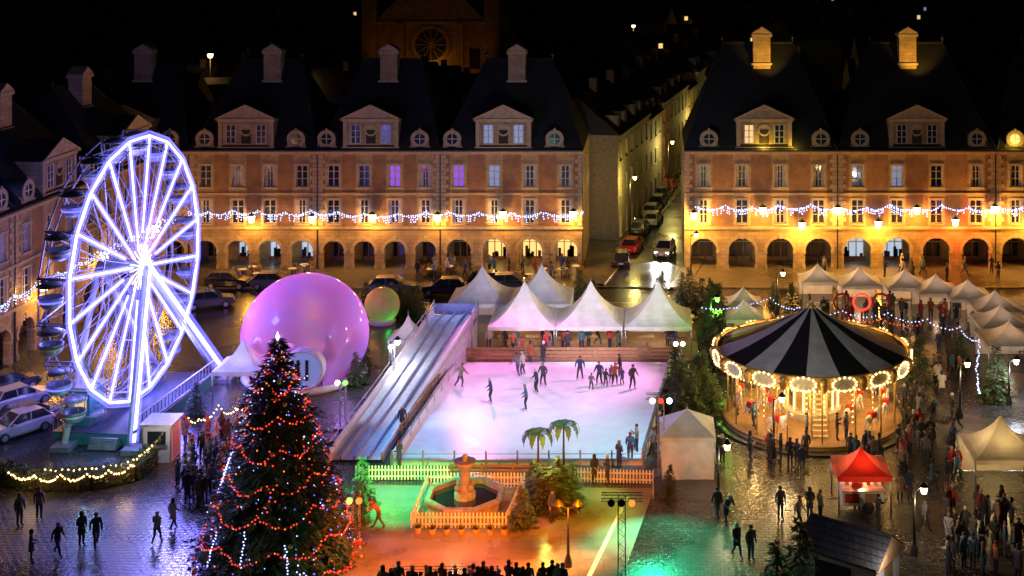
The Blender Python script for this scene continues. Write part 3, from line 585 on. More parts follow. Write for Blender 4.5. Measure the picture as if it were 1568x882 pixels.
# ---------------- slide
se=empty('toboggan_slide'); m=MB(); prof=[(79.5,.12,-18.2),(84,.2,-17.95),(88,.35,-17.6),(91,.65,-17.25),(94,1.3,-16.7),(97,2.1,-16.0),(98.6,2.5,-15.7),(101.5,2.55,-15.4)]
M_sl=mat('slide_surface',(.62,.65,.72),.55,var=.15); M_rib=mat('slide_divider_blue_grey',(.3,.36,.5),.45); M_side=mat('slide_side_sheeting',(.55,.58,.62),.5); hw=1.65
for (y0,z0,x0),(y1,z1,x1) in zip(prof,prof[1:]):
    for q in range(4):
        a0=-hw+q*hw/2; a1=a0+hw/2
        m.quad((x0+a0,y0,z0),(x0+a1,y0,z0),(x1+a1,y1,z1),(x1+a0,y1,z1),M_sl)
    for q in range(5):
        a=-hw+q*hw/2; hh=.45 if q in(0,4) else .2
        mm=M_white if q in (0,4) else M_rib
        m.quad((x0+a-.05,y0,z0),(x0+a-.05,y0,z0+hh),(x1+a-.05,y1,z1+hh),(x1+a-.05,y1,z1),mm); m.quad((x0+a+.05,y0,z0+hh),(x0+a+.05,y0,z0),(x1+a+.05,y1,z1),(x1+a+.05,y1,z1+hh),mm); m.quad((x0+a-.05,y0,z0+hh),(x0+a+.05,y0,z0+hh),(x1+a+.05,y1,z1+hh),(x1+a-.05,y1,z1+hh),mm)
    for s_ in(-1,1):
        a=s_*(hw+.1); m.quad((x0+a,y0,0),(x1+a,y1,0),(x1+a,y1,z1+.1),(x0+a,y0,z0+.1),M_side)
    m.beam((x0-hw-.1,y0,z0+.75),(x1-hw-.1,y1,z1+.75),.03,M_alu,5); m.beam((x0-hw-.1,y0,z0),(x0-hw-.1,y0,z0+.75),.03,M_alu,5)
m.b2(-17.2,-13.6,98.7,102,2.3,2.45,M_steel)
for (xx,yy) in((-17.1,98.8),(-13.7,98.8),(-17.1,101.9),(-13.7,101.9)): m.beam((xx,yy,0),(xx,yy,3.6),.06,M_steel)
M_bluep=mat('blue_panel',(.2,.25,.5),.4)
m.b2(-17.2,-13.6,101.95,102.02,2.5,3.3,M_bluep)
for zz in(2.9,3.2,3.5):
    m.beam((-17.1,98.8,zz),(-17.1,101.9,zz),.03,M_white); m.beam((-13.7,98.8,zz),(-13.7,101.9,zz),.03,M_white)
for k in range(10): m.b2(-17.1,-15.4,102+k*.3,102.3+k*.3,2.35-.25*k-.08,2.35-.25*k,M_alu)
m.obj('slide_chute_and_tower',se)
light('slide_lamp','POINT',(-15.3,101,4.6),150,(.45,.5,1),size=.2,parent=se)
light('slide_fill','SPOT',G(520,650)+Vector((-1,0,7)),1500,(.6,.7,1),target=(-17,90,.8),angle=85,size=.3)  # added fill spot, no fixture, brightens the slide
# ---------------- pagoda tents
def tent(c,w,ze,zp,mt,walls='',name='pagoda_tent',lit=None,en=0,d=None,valance=.25,rz=0,legs=True,straight=False):
    d=d or w; m=MB(); n=7; T=Matrix.Rotation(rz,4,'Z'); m.X=T
    if straight: prof=[(1-k/n,ze+(zp-ze)*k/n) for k in range(n+1)]
    else: prof=[(1-k/n,ze+(zp-ze)*(.32*(k/n)+.68*(k/n)**2.3)) for k in range(n+1)]
    rings=[]
    for (q,z_) in prof:
        q=max(q,.02)
        ring=[]
        for (sx,sy) in((-1,-1),(0,-1.0),(1,-1),(1,0),(1,1),(0,1),(-1,1),(-1,0)):
            inn=.96 if (sx==0 or sy==0) and 0.05<q<1 else 1
            ring.append((sx*w/2*q*inn,sy*d/2*q*inn,z_))
        rings.append(ring)
    vs=[p for r_ in rings for p in r_]; fs=[]
    for a in range(n):
        for i in range(8): j=(i+1)%8; fs.append((a*8+i,a*8+j,(a+1)*8+j,(a+1)*8+i))
    m.add(vs,fs,mt)
    vl=[(p[0]*1.004,p[1]*1.004,ze) for p in rings[0]]+[(p[0]*1.004,p[1]*1.004,ze-valance+(-.06 if i%2 else 0)) for i,p in enumerate(rings[0])]
    m.add(vl,[(i,(i+1)%8,8+(i+1)%8,8+i) for i in range(8)],mt)
    for sx in(-1,1):
        for sy in(-1,1): m.beam((sx*(w/2-.06),sy*(d/2-.06),0),(sx*(w/2-.06),sy*(d/2-.06),ze),.05,M_alu)
    m.beam((0,0,zp-.2),(0,0,zp+.35),.03,M_alu,5,.01)
    W={'b':((-w/2+.05,d/2-.05),(w/2-.05,d/2-.05)),'l':((-w/2+.05,-d/2+.05),(-w/2+.05,d/2-.05)),'r':((w/2-.05,-d/2+.05),(w/2-.05,d/2-.05)),'f':((-w/2+.05,-d/2+.05),(w/2-.05,-d/2+.05))}
    for s_ in walls:
        p,q=W[s_]; k=6
        for i in range(k):
            t0,t1=i/k,(i+1)/k; o0=.05*(i%2);o1=.05*((i+1)%2)
            def P(t,o,z_): 
                x=p[0]+(q[0]-p[0])*t; y=p[1]+(q[1]-p[1])*t
                return (x+(o if s_ in'lr' else 0),y+(o if s_ in'bf' else 0),z_)
            m.quad(P(t0,o0,.02),P(t1,o1,.02),P(t1,o1,ze),P(t0,o0,ze),mt)
    o=m.obj(name); o.location=c
    if en: light('tent_lamp','POINT',Vector(c)+Vector((0,0,ze-.15)),en,lit or (1,.85,.6),size=.2,parent=o)
    return o
for X in(-10.1,-4.9,.41): tent((X,102.6,.1),5.15,1.95,4.75,M_canv,'',en=80,lit=(1,.8,.5))
for X,zz in((-14.1,4.7),(-9.2,4.85)): tent((X,107.8,0),5.0,2.3,zz,M_canv,'b',en=40,lit=(.9,.9,1))
m=MB()
m.b2(-12.6,2.9,105.2,105.3,.1,2.0,M_canv); m.b2(-12.5,-8,103.4,103.9,.1,1.1,M_wood)
for k in range(7):
    xx=-11.5+k*2.2; m.b2(xx-.6,xx+.6,101.4,102.1,.78,.84,M_wood); m.beam((xx,101.75,.1),(xx,101.75,.8),.05,M_alu)
m.obj('bar_counter_and_tables')
tent(G(625,552),2.6,1.9,3.4,M_canv,'bl',en=25)
tent(G(372,606),3.3,2.2,3.9,M_canv,'',en=60)
tent(G(1052,718),3.3,2.5,3.6,M_canv,'fblr',en=25,lit=(.8,.95,1),straight=True)
tent(G(1532,742),4.0,2.2,4.0,M_cream,'b',en=170,lit=(1,.7,.3))
for (px,py,w_,en) in [(1138,497,3.0,12),(1140,518,3.0,12),(1252,458,3.2,22),(1316,463,3.6,30),(1386,466,3.6,22),(1433,475,3.6,22),(1482,484,3.6,22),(1524,503,3.9,24),(1532,528,4.0,24),(1545,556,4.2,24),(1600,500,4,20)]:
    tent(G(px,py),w_,1.9,3.1,M_canv if px!=1545 else M_cream,'b',en=en*2.6,lit=(1,.6,.36))
tent(G(1318,772),3.0,2.15,3.2,M_red,'',en=70,lit=(1,.5,.2))
m=MB(); m.box((0,0,.85),(2.3,1.7,.9),M_white); m.box((0,-.95,1.32),(2.4,.4,.06),M_alu); m.box((0,.7,1.7),(2.3,.06,.8),M_white); m.box((-.6,-.87,.85),(.8,.03,.5),M_red); m.box((.5,-.87,.85),(.8,.03,.5),M_wood)
for s_ in(-1,1):
    T=Matrix.Translation((.3,s_*.8,.32))@Matrix.Rotation(math.radians(90),4,'X'); m.lathe([(0,-.1),(.3,-.1),(.32,-.06),(.32,.06),(.3,.1),(0,.1)],(0,0,0),M_black,16,M=T)
for k in range(5): m.box((-.8+k*.4,-.1,1.4),(.2,.2,.25),M_wood if k%2 else M_alu)
m.beam((-1.15,0,.5),(-1.9,0,.45),.05,M_steel); o=m.obj('food_trailer'); o.location=G(1318,776)
# ---------------- carousel
ce=empty('carousel',(10.5,86.6,0)); m=MB(); M_gold=mat('gold_paint',(.75,.5,.15),.35,metal=.5); M_cream2=mat('cream_paint',(.75,.66,.45),.4)
m.lathe([(0,.45),(5.75,.45),(5.9,.4),(5.9,.05),(5.8,0)],(0,0,0),M_wood,48,False); m.lathe([(5.93,.12),(5.95,.2),(5.93,.28)],(0,0,0),M_gold,48)
m.lathe([(6.5,0.02),(6.5,.12),(5.9,.12)],(0,0,0),M_blk,48,False)
m.obj('deck',ce)
m=MB(); seg=16
m.lathe([(6.25,4.75),(4.6,5.3),(3.0,5.95),(1.0,6.95),(.25,7.4)],(0,0,0),None,36,False,mats=[M_bcanv,M_canv],seg=2)
m.lathe([(.3,7.35),(.32,7.55),(.1,7.65),(.15,7.75),(0,7.95)],(0,0,0),M_gold,12)
m.lathe([(6.2,4.72),(0,4.95)],(0,0,0),M_cream2,32,False)
m.obj('striped_canopy',ce)
m=MB()
m.lathe([(6.3,4.05),(6.36,4.05),(6.4,4.85),(6.3,4.9)],(0,0,0),M_gold,48,False)
for k in range(16):
    a=2*math.pi*(k+.5)/16; T=Matrix.Rotation(a,4,'Z')@Matrix.Translation((6.43,0,4.45))@Matrix.Rotation(math.radians(90),4,'Y')
    m.lathe([(0,.05),(.55,.04),(.6,0)],(0,0,0),M_cream2,20,False,M=T@Matrix.Diagonal((.75,1.35,1,1)))
    for q in range(14):
        t=q*math.pi/7; m.oct(T@Vector((.42*math.cos(t),.78*math.sin(t),.08)),.085,M_bulbw)
    for q in range(9):
        aa=a+math.pi/16*(-1+q/4.5); rr=6.48; m.oct((rr*math.cos(aa),rr*math.sin(aa),4.04),.05,M_bulbw)
    a=2*math.pi*k/16; T=Matrix.Rotation(a,4,'Z')@Matrix.Translation((6.48,0,4.55)); m.ball((0,0,0),.28,M_gold,10,8,M=T); m.lathe([(.0,-.65),(.16,-.5),(.28,-.1)],(0,0,0),M_gold,8,M=T)
m.obj('lit_rounding_boards',ce)
m=MB()
m.lathe([(1.9,.45),(1.95,.9),(1.7,1),(1.7,3.3),(2.0,3.5),(2.3,4.0),(3.0,4.7)],(0,0,0),M_cream2,16,False)
M_mirror,_,b=nmat('mirror_panel'); b.inputs['Base Color'].default_value=(.8,.75,.6,1); b.inputs['Metallic'].default_value=1; b.inputs['Roughness'].default_value=.15
M_glow=emis('carousel_panel_lamp',(1,.75,.35),2.4)
for k in range(16):
    a=2*math.pi*(k+.5)/16; T=Matrix.Rotation(a,4,'Z'); 
    m.box((1.72,0,2.1),(.05,.42,1.7),M_mirror if k%2 else M_gold,M=T); m.box((1.76,.3,2.15),(.06,.08,2.2),M_glow,M=T)
    for q in range(3): m.oct(T@Vector((2.15,0,3.6+.2*q)),.08,M_bulbw)
    if k%2: 
        for q in range(9): m.oct(T@Vector((4.0,0,1.0+.35*q)),.055,M_bulbw)
        m.beam(T@Vector((4.0,.06,.45)),T@Vector((4.0,.06,4.3)),.035,M_gold,5)
for k in range(16):
    a=2*math.pi*k/16; p=Vector((5.55*math.cos(a),5.55*math.sin(a),.45)); m.beam(p,p+Vector((0,0,4.2)),.055,M_gold,8)
    m.beam((2.3*math.cos(a),2.3*math.sin(a),4.5),(6.1*math.cos(a),6.1*math.sin(a),4.5),.04,M_gold,4)
    for q in range(8): 
        rr=2.6+q*.45; m.oct((rr*math.cos(a),rr*math.sin(a),4.43),.06,M_bulbw)
for k in range(11): m.box((0,-4.6+k*.2,.6+k*.26),(1.0,.24,.05),M_cream2)
for s_ in(-.52,.52): m.beam((s_,-4.8,.5),(s_,-2.5,3.4),.05,M_gold); m.beam((s_,-4.8,1.4),(s_,-2.5,4.2),.04,M_gold)
m.obj('centre_drum_poles_and_stairs',ce)
for k in range(7):
    a=2*math.pi*k/7; light('carousel_lamp','POINT',ce.location+Vector((4.3*math.cos(a),4.3*math.sin(a),3.7)),250,(1,.64,.22),size=.15,parent=ce)
light('canopy_fill','SPOT',ce.location+Vector((-4,-13,12)),900,(1,.95,.88),target=ce.location+Vector((0,0,5.5)),angle=60,size=.3)  # unseen fill added so the canopy stripes show
# ---------------- skin figures
def skin_mesh(V,E,Rd,sub=1):
    me=bpy.data.meshes.new('t'); me.from_pydata(V,E,[]); ob=bpy.data.objects.new('t',me); sc.collection.objects.link(ob)
    ob.modifiers.new('s','SKIN'); 
    sv=me.skin_vertices[0].data
    for i,r in enumerate(Rd): sv[i].radius=(r,r) if not hasattr(r,'__len__') else r; sv[i].use_root=(i==0)
    if sub: mm=ob.modifiers.new('u','SUBSURF'); mm.levels=sub
    d=bpy.context.evaluated_depsgraph_get(); d.update(); m2=bpy.data.meshes.new_from_object(ob.evaluated_get(d)); bpy.data.objects.remove(ob); return m2
def segd(p,a,b):
    ab=b-a; t=max(0,min(1,(p-a).dot(ab)/max(ab.dot(ab),1e-9))); return (p-a-ab*t).length
def randmat(name,cols,rough=.8):
    m,nt,b=nmat(name);N=nt.nodes;L=nt.links; oi=N.new('ShaderNodeObjectInfo'); rp_=N.new('ShaderNodeValToRGB'); cr=rp_.color_ramp; cr.interpolation='CONSTANT'
    while len(cr.elements)<len(cols): cr.elements.new(.5)
    for i,c in enumerate(cols): cr.elements[i].position=i/len(cols); cr.elements[i].color=(*c,1)
    ml=N.new('ShaderNodeMath'); ml.operation='FRACT'; m0=N.new('ShaderNodeMath'); m0.operation='MULTIPLY'; m0.inputs[1].default_value=7.31 if 'pants' in name else (3.17 if 'hair' in name else 1)
    L.new(oi.outputs['Random'],m0.inputs[0]); L.new(m0.outputs[0],ml.inputs[0]); L.new(ml.outputs[0],rp_.inputs['Fac']); L.new(rp_.outputs['Color'],b.inputs['Base Color']); b.inputs['Roughness'].default_value=rough; return m
M_jack=randmat('winter_jacket',[(.04,.04,.05),(.05,.07,.18),(.08,.08,.08),(.45,.04,.04),(.04,.04,.04),(.25,.2,.15),(.06,.14,.18),(.03,.03,.035),(.16,.16,.19),(.4,.13,.05),(.04,.05,.12),(.5,.48,.46)])
M_pant=randmat('trousers_pants',[(.03,.03,.04),(.05,.08,.17),(.04,.04,.04),(.1,.09,.08)])
M_hair=randmat('hair_or_hat',[(.02,.015,.01),(.08,.05,.02),(.3,.04,.04),(.03,.03,.03),(.2,.13,.06),(.5,.48,.45)])
M_skin=mat('skin',(.55,.33,.24),.5,var=.05); M_shoe=mat('boots',(.03,.025,.02),.5); M_eye=mat('eye_dark',(.02,.02,.02),.2)
M_skate=mat('skate_boot_white',(.6,.6,.6),.4)
def person(pose,shoe=M_shoe,coat=False,longhair=False,skate=False):
    lean=pose.get('lean',0)
    def ln(p):
        z0=.92; x,y,z=p; dz=z-z0; return (x,y-math.sin(lean)*dz,z0+math.cos(lean)*dz)
    V=[(0,0,.93),ln((0,.01,1.12)),ln((0,0,1.34)),ln((0,.01,1.47)),ln((0,-.01,1.55)),ln((0,-.02,1.63)),ln((0,-.01,1.7))]
    Rr=[(.155,.12),(.155,.12),(.18,.125),.06,(.07,.08),(.08,.098),(.062,.075)]
    E=[(0,1),(1,2),(2,3),(3,4),(4,5),(5,6)]; tags=['j','j','j','s','s','s']
    hands=[]
    for s_,key in((-1,'L'),(1,'R')):
        hip=(s_*.095,0,.87); kn=pose['kn'+key]; an=pose['an'+key]; ty=pose.get('toe',-.17)
        i=len(V); V+= [hip,kn,an,(an[0]+s_*.02,an[1]+ty,max(.035,an[2]-.055))]; Rr+=[.11,.075,.055,(.05,.04)]
        E+=[(0,i),(i,i+1),(i+1,i+2),(i+2,i+3)]; tags+=['j' if coat else 'p','p','p','b']
        sh=ln((s_*.19,.0,1.41)); el=ln(pose['el'+key]); wr=ln(pose['wr'+key]); i=len(V)
        dv=(Vector(wr)-Vector(el)).normalized(); hd=Vector(wr)+dv*.09
        V+=[sh,el,wr,tuple(hd)]; Rr+=[.085,.064,.046,(.042,.022)]; E+=[(2,i),(i,i+1),(i+1,i+2),(i+2,i+3)]; tags+=['j','j','j','s']
        hands.append((hd,dv,s_))
    me=skin_mesh(V,E,Rr,1); vs=[v.co.copy() for v in me.vertices]; fs=[tuple(p.vertices) for p in me.polygons]; bpy.data.meshes.remove(me)
    mm={'j':M_jack,'p':M_pant,'s':M_skin,'b':shoe}; m=MB(); m.mats=[M_jack,M_pant,M_skin,shoe]; Vv=[Vector(v) for v in V]
    m.v=vs
    for f in fs:
        c=sum((vs[i] for i in f),Vector())/len(f); best=min(range(len(E)),key=lambda k:segd(c,Vv[E[k][0]],Vv[E[k][1]])-(.05 if tags[k]=='j' and k<3 else 0))
        m.f.append(list(f)); m.m.append(m.mats.index(mm[tags[best]])); m.sm.append(True)
    hc=Vector(V[5]); 
    pr=[(.088,-.02),(.104,.02),(.1,.07),(.075,.11),(0,.13)] if not longhair else [(.09,-.17),(.108,-.05),(.11,.03),(.1,.08),(.07,.115),(0,.13)]
    m.lathe(pr,hc+Vector((0,.022,0)),M_hair,12)
    m.add([hc+Vector((-.015,-.088,-.01)),hc+Vector((.015,-.088,-.01)),hc+Vector((0,-.125,-.03)),hc+Vector((0,-.09,.035))],[(0,1,2),(0,2,3),(1,3,2)],M_skin,True)
    for s_ in(-1,1): m.ball(hc+Vector((s_*.033,-.088,.015)),.012,M_eye,6,4); m.ball(hc+Vector((s_*.092,0,-.01)),.025,M_skin,6,4,(.5,1,1.3))
    m.box(hc+Vector((0,-.09,-.055)),(.045,.012,.01),M_eye)
    for hd,dv,s_ in hands:
        side=dv.cross(Vector((1,0,0)));  side=side.normalized() if side.length>.1 else Vector((0,1,0)); nn=dv.cross(side)
        for k in range(4):
            o=hd+side*(.027-.018*k); L_=(.06,.072,.068,.052)[k]; a=o+dv*L_*.55+nn*(-s_*.008); b_=a+(dv*.8-nn*s_*.5)*L_*.5; m.beam(o,a,.009,M_skin,5,.008); m.beam(a,b_,.008,M_skin,5,.006)
        o=hd-dv*.05+side*.035; m.beam(o,o+(dv*.6+side*.7).normalized()*.06,.011,M_skin,5,.008)
    if coat:
        m.lathe([(.17,1.0),(.19,.85),(.215,.6)],(0,0,0),M_jack,14,M=Matrix.Diagonal((1,.78,1,1)))
    m.lathe([(.09,-.05),(.098,0),(.085,.04)],Vector(ln((0,0,1.5))),M_jack,12)
    if skate:
        for key in 'LR':
            an=pose['an'+key]; m.box((an[0],an[1]-.07,max(.015,an[2]-.09)),(.012,.3,.03),M_alu)
    return m.obj('person_mesh',link=False)
st0=dict(knL=(-.1,-.01,.48),anL=(-.11,.02,.085),knR=(.1,-.01,.48),anR=(.11,.02,.085),elL=(-.25,.03,1.14),wrL=(-.26,-.05,.9),elR=(.25,.03,1.14),wrR=(.26,-.05,.9))
def P_(**k): d=dict(st0); d.update(k); return d
stand=person(st0); standc=person(P_(wrL=(-.12,-.2,1.02),wrR=(.12,-.22,1.05)),coat=True,longhair=True)
walk=person(P_(knL=(-.1,-.2,.5),anL=(-.1,-.28,.09),knR=(.1,.05,.48),anR=(.1,.36,.14),elL=(-.24,.12,1.15),wrL=(-.25,.12,.92),elR=(.24,-.08,1.15),wrR=(.22,-.25,.97),lean=.06))
walkc=person(P_(knL=(-.09,.04,.48),anL=(-.1,.3,.13),knR=(.09,-.18,.5),anR=(.1,-.24,.09),elR=(.24,.1,1.15),wrR=(.24,.05,.92),elL=(-.24,-.05,1.15),wrL=(-.2,-.25,1.0)),coat=True,longhair=True)
phone=person(P_(elR=(.24,-.1,1.18),wrR=(.08,-.33,1.38),elL=(-.22,.02,1.15),wrL=(-.15,-.22,1.1)))
lean=person(P_(lean=.7,knL=(-.1,-.05,.48),anL=(-.12,-.25,.085),knR=(.1,.03,.48),anR=(.12,.3,.1),elL=(-.25,-.15,1.2),wrL=(-.2,-.38,1.1),elR=(.25,-.15,1.2),wrR=(.2,-.38,1.12)))
skA=person(P_(lean=.25,knL=(-.12,-.12,.5),anL=(-.14,-.02,.12),knR=(.15,.1,.52),anR=(.22,.35,.22),elL=(-.42,0,1.25),wrL=(-.6,-.05,1.15),elR=(.42,-.05,1.22),wrR=(.58,-.15,1.1)),shoe=M_skate,skate=True)
skB=person(P_(lean=.15,knL=(-.15,-.1,.5),anL=(-.2,0,.12),knR=(.15,-.1,.5),anR=(.2,0,.12),elL=(-.3,-.02,1.16),wrL=(-.32,-.22,1.02),elR=(.3,-.02,1.16),wrR=(.32,-.22,1.02)),shoe=M_skate,skate=True)
allp=[stand,standc,walk,walkc,phone,stand]
def put(px,py,me=None,rz=None,s=None,name='person',z=0):
    me=me or R.choice(allp); rz=R.uniform(0,6.28) if rz is None else rz; s=s or R.uniform(.94,1.06); return inst(name,me,G(px,py,z),rz,s)
for i,(px,py) in enumerate([(705,594),(752,617),(806,628),(822,602),(832,592),(793,577),(801,575),(888,582),(918,590),(927,592),(935,585),(941,590),(953,590),(968,596),(950,577)]):
    put(px,py,R.choice([skA,skB,skB]),name='ice_skater',z=.1,s=R.choice([1,.95,1.02,.72]) if i>6 else 1)
put(905,598,skB,s=.7,name='ice_skater',z=.1)
for px,py in [(616,661),(611,716),(812,556),(832,556),(800,553),(965,708),(975,693),(948,716),(910,740),(930,741),(1000,700),(1010,672),(842,552),(1042,590),(1046,580),(540,590),(482,585),(490,600)]: put(px,py)
for k in range(22): put(R.uniform(745,1040),R.uniform(528,543))
for px,py,me,rz in [(147,838,walk,.6),(240,832,walk,3.0),(265,810,walkc,2.6),(125,835,standc,1),(30,805,stand,1),(48,860,standc,2),(88,850,walk,1.2),(580,808,lean,-1.2),(287,768,stand,0),(300,762,walk,1),(335,757,standc,2),(345,745,None,None),(272,745,None,None),(60,795,None,None),
   (1195,795,stand,.3),(1223,806,walk,1),(1240,793,standc,0),(1256,796,stand,2),(1228,724,walk,0),(1128,852,walkc,.5),(1150,858,stand,.5),(1112,800,lean,.5),(1098,795,walk,.5),(1106,708,standc,.5),(1096,708,stand,.5),(1378,768,standc,0),(1393,766,stand,.5),(1428,750,walkc,1),(1450,748,stand,2),(1466,738,walk,2),(1410,684,standc,0),(1424,682,stand,0),(1388,700,walk,1),(1312,782,stand,0),(1345,808,phone,1),(1497,792,stand,2),(1415,815,walk,2),(1500,850,phone,1),(845,800,stand,1),(1438,590,walk,1),(1430,580,stand,1)]: put(px,py,me,rz)
for k in range(40): put(R.uniform(275,365),R.uniform(668,775))
for k in range(26): put(590+k*11+R.uniform(-4,4),R.uniform(915,935),R.choice([stand,standc,phone]),R.uniform(2.6,3.7))
for k in range(34): put(R.uniform(1440,1568),R.uniform(780,895),R.choice([stand,standc]))
for k in range(60):
    px=R.uniform(1220,1570); py=R.uniform(476,520)+max(0,(px-1400))*.15; put(px,py)
for k in range(30): put(R.uniform(1375,1470),R.uniform(530,740))
for k in range(22):
    a=R.uniform(-2.2,.6); rr=R.uniform(6.7,8.2); p=ce.location+Vector((rr*math.cos(a),rr*math.sin(a),0)); inst('person',R.choice(allp),p,R.uniform(0,6))
for k in range(9): a=R.uniform(0,6.28); inst('person',R.choice(allp),ce.location+Vector((5.0*math.cos(a),5.0*math.sin(a),.45)),R.uniform(0,6))
for k in range(16): inst('person',R.choice(allp),(xw(R.uniform(640,880)),YF-R.uniform(1,4.5),.12),R.uniform(0,6))
for k in range(12): inst('person',R.choice(allp),(xw(R.uniform(1080,1560)),YF-R.uniform(.5,5),.12),R.uniform(0,6))
# cafe tables
tm_=MB(); tm_.lathe([(0,.74),(.4,.74),(.4,.77),(0,.77)],(0,0,0),M_white,12,False); tm_.beam((0,0,0),(0,0,.74),.04,M_blk)
for k in range(3):
    a=k*2.1; T=Matrix.Rotation(a,4,'Z')@Matrix.Translation((.75,0,0)); tm_.box((0,0,.45),(.4,.4,.04),M_wood,M=T); tm_.box((.2,0,.68),(.03,.4,.45),M_wood,M=T)
    for (sx,sy) in((-1,-1),(1,-1),(1,1),(-1,1)): tm_.box((sx*.17,sy*.17,.22),(.03,.03,.44),M_blk,M=T)
tmm=tm_.obj('cafe_table_and_chairs',link=False)
for k in range(16): inst('cafe_table_and_chairs',tmm,(xw(R.choice([R.uniform(655,885),R.uniform(340,480)])),YF-R.uniform(1.3,5),.12),R.uniform(0,6))
# carousel horses
def horse():
    V=[(0,0,.95),(.35,0,.98),(-.4,0,.98),(.62,0,1.15),(.82,0,1.42),(.95,0,1.5),(1.15,0,1.34),(-.6,0,.92),(-.75,0,.6)]
    Rr=[(.19,.22),(.19,.22),(.2,.2),(.13,.16),(.08,.11),(.075,.09),(.05,.05),.05,.03]
    E=[(0,1),(0,2),(1,3),(3,4),(4,5),(5,6),(2,7),(7,8)]
    for s_ in(-1,1):
        i=len(V); V+=[(.42,s_*.13,.75),(.66 if s_>0 else .55,s_*.13,.58),(.55 if s_>0 else .3,s_*.13,.32),(.6 if s_>0 else .28,s_*.13,.25)]; Rr+=[.085,.05,.035,.045]; E+=[(1,i),(i,i+1),(i+1,i+2),(i+2,i+3)]
        i=len(V); V+=[(-.42,s_*.13,.72),(-.36,s_*.13,.55),(-.62,s_*.13,.38),(-.66,s_*.13,.2)]; Rr+=[.1,.065,.04,.045]; E+=[(2,i),(i,i+1),(i+1,i+2),(i+2,i+3)]
    me=skin_mesh(V,E,Rr,1); m=MB(); m.add([v.co.copy() for v in me.vertices],[tuple(p.vertices) for p in me.polygons],M_white,True)
    for s_ in(-1,1): m.lathe([(.03,0),(0,.1)],(.92,s_*.05,1.56),M_white,5)
    m.add([(.5,0,1.35),(.62,0,1.42),(.8,0,1.62),(.9,0,1.62),(.78,.02,1.4),(.6,.02,1.2)],[(0,1,2,3,4,5)],M_gold); m.box((0,0,1.17),(.4,.34,.09),M_red); m.box((0,0,.98),(.5,.42,.3),M_red)
    m.beam((0,0,.0),(0,0,3.8),.03,M_gold,6); return m.obj('horse_mesh',link=False)
hm=horse()
for k in range(14):
    a=2*math.pi*k/14+.1
    for rr in(4.9,3.2):
        if rr<4 and k%2: continue
        if abs(math.sin(a)+1)<.06: continue
        inst('carousel_horse',hm,(rr*math.cos(a),rr*math.sin(a),.55+.15*(k%3)),a+math.pi/2,1,parent=ce)
# ---------------- cars
def car(col,name='car_mesh',head=False):
    M_c=mat('car_paint_'+str(col),col,.25,var=.03,coat=.8); m=MB()
    secs=[(-2.12,.55,.42,.78),(-2.0,.78,.3,.95),(-1.4,.84,.22,.98),(0,.86,.2,.95),(1.2,.85,.22,.9),(1.8,.8,.25,.82),(2.1,.62,.35,.66)]
    ring=lambda x,w_,z0,z1:[(x,-w_*.9,z0),(x,-w_,z0+.15),(x,-w_,z1-.15),(x,-w_*.88,z1),(x,w_*.88,z1),(x,w_,z1-.15),(x,w_,z0+.15),(x,w_*.9,z0)]
    vs=[];
    for s_ in secs: vs+=ring(*s_)
    fs=[(a*8+i,a*8+(i+1)%8,(a+1)*8+(i+1)%8,(a+1)*8+i) for a in range(6) for i in range(8)]+[tuple(range(8)),tuple(range(55,47,-1))]
    m.add(vs,fs,M_c,False)
    V=[(-1.8,-.76,.95),(1.05,-.76,.92),(1.05,.76,.92),(-1.8,.76,.95),(-1.35,-.6,1.42),(.25,-.6,1.45),(.25,.6,1.45),(-1.35,.6,1.42)]
    m.add(V,[(0,1,5,4),(1,2,6,5),(2,3,7,6),(3,0,4,7)],M_glass); m.add([Vector(v)+Vector((0,0,.03)) for v in V[4:]]+V[4:],[(0,1,2,3),(0,4,5,1),(1,5,6,2),(2,6,7,3),(3,7,4,0)],M_c)
    for a_,b_ in((0,4),(1,5),(2,6),(3,7)): m.beam(V[a_],V[b_],.045,M_c,5)
    for s_ in(-1,1): m.beam((-.45,s_*.77,.95),(-.5,s_*.61,1.44),.04,M_c,5); m.box((.75,s_*.93,1.0),(.16,.14,.12),M_c)
    for x in(-1.3,1.32):
        for s_ in(-1,1):
            T=Matrix.Translation((x,s_*.8,.32))@Matrix.Rotation(math.radians(90),4,'X'); m.lathe([(0,-.1),(.28,-.1),(.32,-.07),(.32,.07),(.28,.1),(0,.1)],(0,0,0),M_black,18,M=T); m.lathe([(0,-.115),(.19,-.11)],(0,0,0),M_alu,12,M=T); m.lathe([(0,.115),(.19,.11)],(0,0,0),M_alu,12,M=T)
    for s_ in(-1,1):
        m.box((2.0,s_*.55,.66),(.12,.3,.13),M_lampw if head else M_frame); m.box((-2.08,s_*.55,.75),(.08,.25,.14),M_bulbr if head else M_red)
    m.box((2.1,0,.45),(.06,.8,.14),M_blk); m.box((2.13,0,.5),(.03,.45,.1),M_white); m.box((-2.14,0,.6),(.03,.45,.1),M_white)
    return m.obj(name,link=False)
cw=car((.45,.45,.45)); cb=car((.02,.02,.025)); cr=car((.5,.02,.02)); cg=car((.1,.11,.13)); ch=car((.5,.5,.5),head=True)
sa=math.atan2(sd.y,sd.x)
def carput(px,py,me,rz,z=.0,lights=False,name='parked_car'):
    p=G(px,py,z); o=inst(name,me,p,rz)
    if lights:
        d=Vector((math.cos(rz),math.sin(rz),0)); n2=Vector((-d.y,d.x,0))
        for s_ in(-1,1): light('headlight','SPOT',p+d*2.2+n2*.55*s_+Vector((0,0,.75)),2500,(1,.97,.9),target=p+d*9+n2*.6*s_,angle=80,size=.12,parent=o)
    return o
carput(1018,390,ch,sa+math.pi,.13,True,'car'); carput(968,384,cr,sa,.13); carput(951,405,cb,sa+.2,.13)
